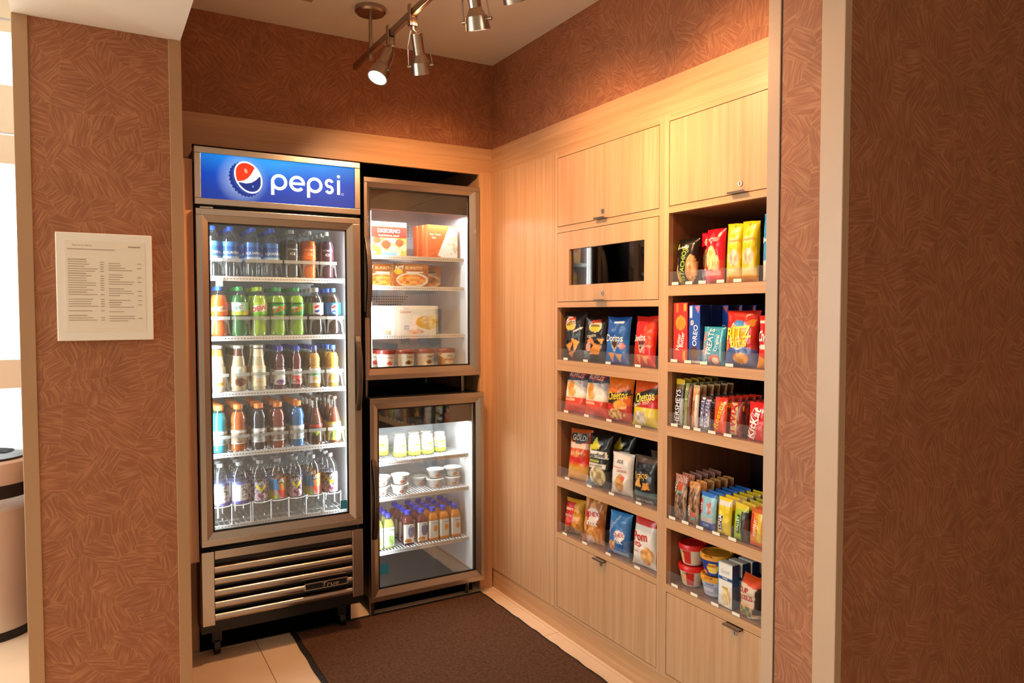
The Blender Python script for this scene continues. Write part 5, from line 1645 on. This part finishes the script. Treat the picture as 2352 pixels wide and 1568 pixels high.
yn = bag('nut_pouch', 0.066, 0.200, 0.04, '#eec41a', [('g', 0.6, 1, '#f0cc1c', '#ecc414'), ('e', 0.5, 0.70, 0.34, 0.05, '#f6e684'), ('n', 0.5, 0.42, 0.34, 0.14, '#c8946a', '#ecd0a0', 8), ('r', 0.05, 0.12, 0.95, 0.22, '#f0d890'), ('r', 0, 0, 1, 0.09, '#c8841c'), ('e', 0.5, 0.94, 0.05, 0.018, '#5a4a1c')], [('CASHEWS', 0.5, 0.70, 0.008, '#c87a1c', 0)], 'bright yellow cashew pouch with a hanging hole', 'nut pouch', seed=18, pinch=0.03)
shelf_item(yn, 1.757, 1.578, 0.052, lean=-3, turn=4, group='yellow cashew pouches')
shelf_item(yn, 1.686, 1.578, 0.046, lean=-2, turn=-3, group='yellow cashew pouches')
shelf_item(yn, 1.632, 1.578, 0.100, lean=-5, turn=-4, group='yellow cashew pouches')
bl = bag('nut_pouch', 0.080, 0.215, 0.05, '#2a98d4', [('r', 0, 0, 1, 0.3, '#e6e2d8')], [('MIX', 0.4, 0.6, 0.02, '#f4f4f0')], 'sky blue trail mix pouch behind the stub wall trim', 'nut pouch', seed=19, pinch=0.03)
shelf_item(bl, 1.583, 1.578, 0.040, lean=-2)
# ---- cookie cartons and cracker bags
nb = carton('cookie_carton', 0.072, 0.216, 0.05, '#cf2a1e', [('e', 0.52, 0.66, 0.36, 0.12, '#e8a02c'), ('e', 0.52, 0.64, 0.30, 0.09, '#dc8a20'), ('r', 0.72, 0.86, 0.9, 0.98, '#e8a43c'), ('r', 0.2, 0.84, 0.34, 0.98, '#e87a2c'), ('r', 0.70, 0.04, 0.86, 0.18, '#e8a83c')],
            [('Nutter', 0.36, 0.34, 0.018, '#fdf4e6', 80, 0.85, 0.035), ('Butter', 0.62, 0.38, 0.018, '#fdf4e6', 80, 0.85, 0.035)], 'red peanut cookie carton at the end of the cookie shelf', 'carton', '#a81c16', '#d83a28')
shelf_item(nb, 1.985, 1.296, 0.020, lean=0, turn=0)
oc = carton('cookie_carton', 0.054, 0.206, 0.05, '#1b4fae', [('p', [(0.55, 0.98), (0.95, 0.98), (0.85, 0.86)], '#dc7a88'), ('r', 0.06, 0.78, 0.28, 0.98, '#eceef4'), ('e', 0.5, 0.16, 0.46, 0.13, '#4a2a1c'), ('e', 0.5, 0.16, 0.34, 0.09, '#64402a'), ('r', 0.0, 0, 1, 0.04, '#dfe2e8'), ('e', 0.28, 0.70, 0.14, 0.045, '#ece6dc'), ('e', 0.28, 0.70, 0.06, 0.02, '#2a1a1c')],
            [('OREO', 0.56, 0.48, 0.021, '#fafafa', 84, 0.95, 0.035)], 'blue sandwich cookie carton', 'carton', '#16337a', '#2b62c0')
for k in range(5):
    shelf_item(oc, 1.9155 - (0.014 * k if k > 1 else 0), 1.296, 0.022 + k * 0.055, 0, 0, 'blue sandwich cookie cartons')
rk = bag('treat_bar', 0.092, 0.132, 0.03, '#2a9ab4', [('n', 0.18, 0.5, 0.14, 0.5, '#3aa4bc', '#d88a78', 12), ('e', 0.62, 0.12, 0.26, 0.13, '#c84a34'), ('e', 0.66, 0.10, 0.15, 0.09, '#ecdcc4'), ('r', 0.85, 0.1, 0.90, 0.9, '#8fe0ec')],
         [('TREATS', 0.40, 0.58, 0.022, '#f8f8f4', 84, 0.9, 0.03), ('Original', 0.70, 0.56, 0.014, '#f8f8f4', 84, 0.9)], 'turquoise crisp rice treat bar standing before the blue cartons', 'bar', seed=20, pinch=0.02)
shelf_item(rk, 1.8375, 1.296, 0.035, lean=-6)
rz = bag('snack_bag', 0.132, 0.188, 0.05, '#c4281c', [('r', 0, 0, 1, 0.26, '#4a68a4'), ('p', [(0, 0.26), (0.4, 0.36), (1, 0.30), (1, 0.2), (0, 0.2)], '#3f5c9c'), ('e', 0.48, 0.56, 0.30, 0.26, '#e8ecf0'), ('e', 0.48, 0.56, 0.28, 0.24, '#f0a81c'), ('e', 0.48, 0.76, 0.16, 0.06, '#3a86c0'), ('n', 0.56, 0.14, 0.22, 0.10, '#dc8420', '#f0b050', 10), ('p', [(0.75, 0.82), (0.95, 0.84), (0.9, 0.70), (0.78, 0.74)], '#e08a2c'), ('e', 0.1, 0.36, 0.10, 0.1, '#d87a24')],
         [('RITZ', 0.48, 0.60, 0.040, '#f6e23c', 6, 0.95, 0.05), ('bits', 0.50, 0.43, 0.032, '#f6e23c', 6, 1.0, 0.05)], 'red cracker bag with a yellow round emblem and blue base', seed=21)
shelf_item(rz, 1.720, 1.296, lean=-5, turn=0)
cz = bag('snack_bag', 0.130, 0.170, 0.05, '#d8201a', [('p', [(0, 0), (1, 0), (1, 0.45), (0.3, 0.18), (0.0, 0.25)], '#e8942c'), ('r', 0, 0.86, 1, 0.9, '#f0d8c8'), ('e', 0.3, 0.4, 0.25, 0.05, '#f2e4d8')], [('Cheez', 0.30, 0.62, 0.034, '#fdfaf4', 4, 0.9, 0.05), ('It', 0.72, 0.62, 0.034, '#fdfaf4', 4, 0.9, 0.05)], 'red and orange cheese cracker bag beside the stub wall trim', seed=22)
shelf_item(cz, 1.580, 1.296, lean=-4)


# ---- rows of bars: several of each standing one behind another
def bars(label, grp, W, H, Dp, base, ops, txt, yc, z, n=5, seed=30, xo=0.028, step=0.034, lean=-4):
    o = bag('snack_bar', W, H, Dp, base, ops, txt, label, 'bar', seed=seed, pinch=0.02, seal=0.07, nu=22, nv=40)
    for k in range(n):
        shelf_item(o, yc + 0.002 * (k % 2), z, xo + step * k, lean, (k * 5) % 5 - 2, grp)


zb = 1.059
bars('white lettered milk chocolate bar with a golden end', 'milk chocolate bars', 0.046, 0.172, 0.014, '#3a2a28', [('r', 0, 0.88, 1, 1, '#e0b82c'), ('r', 0.0, 0.80, 1, 0.88, '#6a5a30'), ('r', 0.72, 0, 1, 0.6, '#a8a4a8')], [('HERSHEYS', 0.46, 0.40, 0.026, '#eceae8', 90, 0.82, 0.03)], 2.001, zb, 6, 31)
bars('brown and green almond chocolate bar', 'almond chocolate bars', 0.036, 0.160, 0.016, '#7a4a2a', [('r', 0, 0.0, 0.6, 1, '#9aa870'), ('e', 0.3, 0.5, 0.26, 0.4, '#b8c48a')], [('Almond Joy', 0.30, 0.50, 0.018, '#5a7a2c', 86, 0.9, 0.02)], 1.957, zb, 6, 32)
bars('tan wrapped caramel bar', 'caramel bars', 0.033, 0.156, 0.016, '#c88a58', [('r', 0.6, 0, 1, 1, '#f0e2d0'), ('g', 0.8, 1, '#c88a58', '#ecc890')], [('PayDay', 0.3, 0.5, 0.013, '#8a3a20', 88, 0.9, 0.02)], 1.9175, zb, 6, 33)
bars('dark brown nougat bar with slanted white lettering', 'nougat bars', 0.055, 0.122, 0.02, '#4a2a24', [('p', [(0.05, 0.1), (0.42, 0.14), (0.50, 0.96), (0.2, 0.96)], '#e8e2e4'), ('p', [(0.50, 0.1), (0.92, 0.14), (0.96, 0.92), (0.62, 0.92)], '#d8c8cc')], [('SNICKERS', 0.30, 0.54, 0.019, '#2f3f8a', 82, 0.78, 0.03), ('SNICKERS', 0.74, 0.52, 0.018, '#2f3f8a', 82, 0.78, 0.03)], 1.866, zb, 6, 34)
bars('orange peanut butter cup pack with yellow script', 'orange peanut butter packs', 0.058, 0.126, 0.02, '#e8501a', [('r', 0, 0.9, 1, 1, '#e8341a'), ('e', 0.86, 0.84, 0.08, 0.05, '#f2d8c8')], [('Reeses', 0.48, 0.50, 0.026, '#f2c81c', 74, 0.95, 0.03)], 1.796, zb, 6, 35)
bars('cream and red twin cookie bar', 'twin cookie bars', 0.052, 0.118, 0.02, '#8a2420', [('r', 0.0, 0.04, 0.62, 0.96, '#d8b08a'), ('r', 0.62, 0.06, 0.72, 0.9, '#d8c84a')], [('TWIX', 0.32, 0.50, 0.030, '#c4201c', 86, 1.0, 0.05)], 1.725, zb, 6, 36)
bars('red wafer bar with white oval lettering', 'red wafer bars', 0.072, 0.124, 0.02, '#d41a16', [('e', 0.40, 0.46, 0.24, 0.42, '#e8dccb', -14), ('e', 0.40, 0.46, 0.21, 0.39, '#cc1814', -14), ('e', 0.84, 0.78, 0.07, 0.05, '#f0d0c8')], [('KitKat', 0.40, 0.46, 0.030, '#fbf4ec', 74, 0.95, 0.05)], 1.636, zb, 6, 37)
zb = 0.712
bars('clear wrapped nut bar with a pink speckled end', 'pink ended nut bars', 0.066, 0.165, 0.02, '#6a4a3c', [('n', 0.5, 0.4, 0.6, 0.5, '#4a3024', '#b08a6c', 14), ('s', 0.12, 0.5, '#e8a89a', 0, 0.84, 1, 1), ('r', 0.35, 0.62, 0.75, 0.82, '#c8502c'), ('r', 0.3, 0.58, 0.75, 0.64, '#6aa88c')], [('KIND', 0.22, 0.72, 0.012, '#f4f0ea', 90, 0.9, 0.02)], 1.990, zb, 6, 38)
bars('clear wrapped nut bar with an amber end', 'amber ended nut bars', 0.056, 0.152, 0.02, '#7a5038', [('n', 0.5, 0.5, 0.6, 0.6, '#5a3826', '#b88a5c', 14), ('s', 0.14, 0.5, '#e8a45a', 0, 0.84, 1, 1), ('r', 0.4, 0.16, 0.8, 0.3, '#d0562c'), ('r', 0.4, 0.1, 0.8, 0.16, '#5a9a9c')], [('KIND', 0.25, 0.3, 0.012, '#f4f0ea', 90, 0.9, 0.02)], 1.921, zb, 6, 39)
bars('sky blue energy bar pack with a dark blue base', 'sky blue energy bars', 0.076, 0.128, 0.022, '#8fc4d0', [('r', 0, 0, 1, 0.2, '#2a4aa0'), ('r', 0, 0.9, 1, 1, '#2a6cc0'), ('r', 0.04, 0.38, 0.2, 0.82, '#d8403c'), ('n', 0.66, 0.6, 0.2, 0.18, '#c87a6c', '#a8d4dc', 12), ('r', 0.1, 0.2, 0.9, 0.34, '#c9c4bc')], [('CLIF', 0.12, 0.60, 0.011, '#fbf4ee', 90, 0.95, 0.03), ('CHIP', 0.5, 0.11, 0.010, '#c8d4ec')], 1.849, zb, 6, 40)
bars('yellow lemon bar with a navy upright name', 'yellow lemon bars', 0.064, 0.128, 0.022, '#e6c81c', [('r', 0.02, 0.78, 0.98, 0.90, '#e4dccb'), ('r', 0.18, 0.12, 0.48, 0.50, '#2a2a72')], [('LUNA', 0.33, 0.31, 0.016, '#f8f8f4', 90, 0.95, 0.04)], 1.771, zb, 6, 41)
bars('lime green crunchy oat bar', 'lime green oat bars', 0.060, 0.122, 0.022, '#a8c02c', [('r', 0.28, 0.2, 0.55, 0.72, '#2f6a24'), ('r', 0.6, 0.0, 1.0, 0.8, '#3a2a2c'), ('r', 0, 0.86, 1, 1, '#d8c42c')], [('VALLEY', 0.42, 0.46, 0.011, '#f4f4e4', 90, 0.95, 0.03)], 1.698, zb, 6, 42)
bars('orange and yellow peanut granola bar', 'orange granola bars', 0.060, 0.122, 0.022, '#e88a24', [('r', 0.6, 0.1, 0.85, 0.9, '#d8c02c'), ('r', 0, 0.0, 1, 0.12, '#e0601c'), ('r', 0.06, 0.3, 0.3, 0.86, '#c83a24'), ('r', 0, 0.88, 1, 1, '#c85a24')], [('PEANUT', 0.46, 0.5, 0.011, '#f8f0d8', 90, 0.95, 0.03)], 1.628, zb, 6, 43)
# ---- cups and cartons on the lowest shelf
zc2 = 0.463


def bowl_cup(label, col, ops, txt, lidcol, r0, r1, H, tab=False):
    o = tub('instant_cup', label, r0, r1, H, col, ops, txt, lidcol, 'cup', 0.013, 190)
    if tab:
        lm = [m for m in o.children if m.name.startswith('lid')][0]
        mm = lm.data.materials[0]
        MB().prism([(-0.012, -r1 + 0.004), (0.012, -r1 + 0.004), (0.014, -r1 - 0.016), (0.0, -r1 - 0.024), (-0.014, -r1 - 0.016)], 'z', H + 0.009, H + 0.0125).build('pull_tab', mm, lm, loc=(0, 0, 0))
    return o


rc = bowl_cup('red lidded pasta cup stacked at the shelf end', '#d9cbb0', [('n', 0.40, 0.42, 0.14, 0.28, '#dc8a3a', '#f0c88a', 12), ('r', 0.52, 0.05, 0.72, 0.95, '#c8281f')], [('Chef', 0.5, 0.82, 0.008, '#8a2a1c')], '#d41c1c', 0.036, 0.050, 0.066)
shelf_item(rc, 1.972, zc2, 0.080, 0, 10, None, 'red lidded pasta cup standing on the shelf under another one')
o = shelf_item(rc, 1.972, zc2 + 0.0795, 0.080, 0, -6, None, 'red lidded pasta cup stacked on top of its twin')
bc = bowl_cup('white noodle cup with an amber lid under the blue one', '#c4c4d4', [('r', 0.2, 0.2, 0.8, 0.7, '#a8a8c4'), ('r', 0.3, 0.3, 0.6, 0.5, '#d4d4e0')], [('CHEESE', 0.5, 0.8, 0.007, '#4a4a7a')], '#e8a02c', 0.040, 0.052, 0.062, True)
shelf_item(bc, 1.860, zc2, 0.085, 0, 14)
bc = bowl_cup('blue macaroni cup with an amber lid and pull tab', '#1f3f9c', [('e', 0.56, 0.46, 0.16, 0.40, '#20307a'), ('e', 0.56, 0.46, 0.13, 0.34, '#f0c43a'), ('n', 0.56, 0.3, 0.11, 0.18, '#f0a82c', '#f8dc7a', 10), ('r', 0.0, 0, 0.4, 0.2, '#e88a2c')], [('KRAFT', 0.56, 0.62, 0.008, '#c8281f', 0, 1, 0.03)], '#e8a02c', 0.042, 0.056, 0.066, True)
shelf_item(bc, 1.857, zc2 + 0.0755, 0.085, 0, 14)
cr = carton('cracker_carton', 0.064, 0.150, 0.034, '#ece6da', [('r', 0, 0.62, 1, 0.69, '#2a4a8a'), ('r', 0, 0, 0.06, 1, '#3a9ac0'), ('n', 0.58, 0.24, 0.30, 0.20, '#dcb46a', '#f0dcaa', 12), ('r', 0.3, 0.42, 0.7, 0.46, '#c89a3c')], [('Good', 0.5, 0.82, 0.013, '#b4b8c0', 0, 0.9, 0.01), ('THINS', 0.5, 0.655, 0.006, '#f0f0f4')], 'white and blue cracker carton on the lowest shelf', 'carton', '#1f4f94', '#e6e0d4')
for k in range(4):
    shelf_item(cr, 1.762 - 0.004 * k, zc2, 0.026 + 0.044 * k, 0, 0, 'white and blue cracker cartons')
nc = bag('noodle_cup', 0.100, 0.128, 0.085, '#d9c2a4', [('r', 0, 0.84, 1, 1, '#e0521c'), ('p', [(0, 0.84), (1, 0.76), (1, 0.90), (0, 0.95)], '#dc4a1c'), ('n', 0.5, 0.16, 0.44, 0.14, '#d8a03a', '#4a6a5a', 10), ('r', 0, 0.26, 1, 0.34, '#e8b48a'), ('p', [(0.78, 0.1), (1, 0.1), (1, 0.8), (0.86, 0.8)], '#3a2a20')],
         [('CUP', 0.36, 0.66, 0.017, '#c8303a', 4, 1.0, 0.03), ('NOODLES', 0.42, 0.48, 0.016, '#c8303a', 4, 0.85, 0.03)], 'paper noodle cup with a red orange folded top', 'cup', seed=50, pinch=0.02, seal=0.04, flatbot=True, mat=CARD)
shelf_item(nc, 1.668, zc2, 0.070, 0, -6)
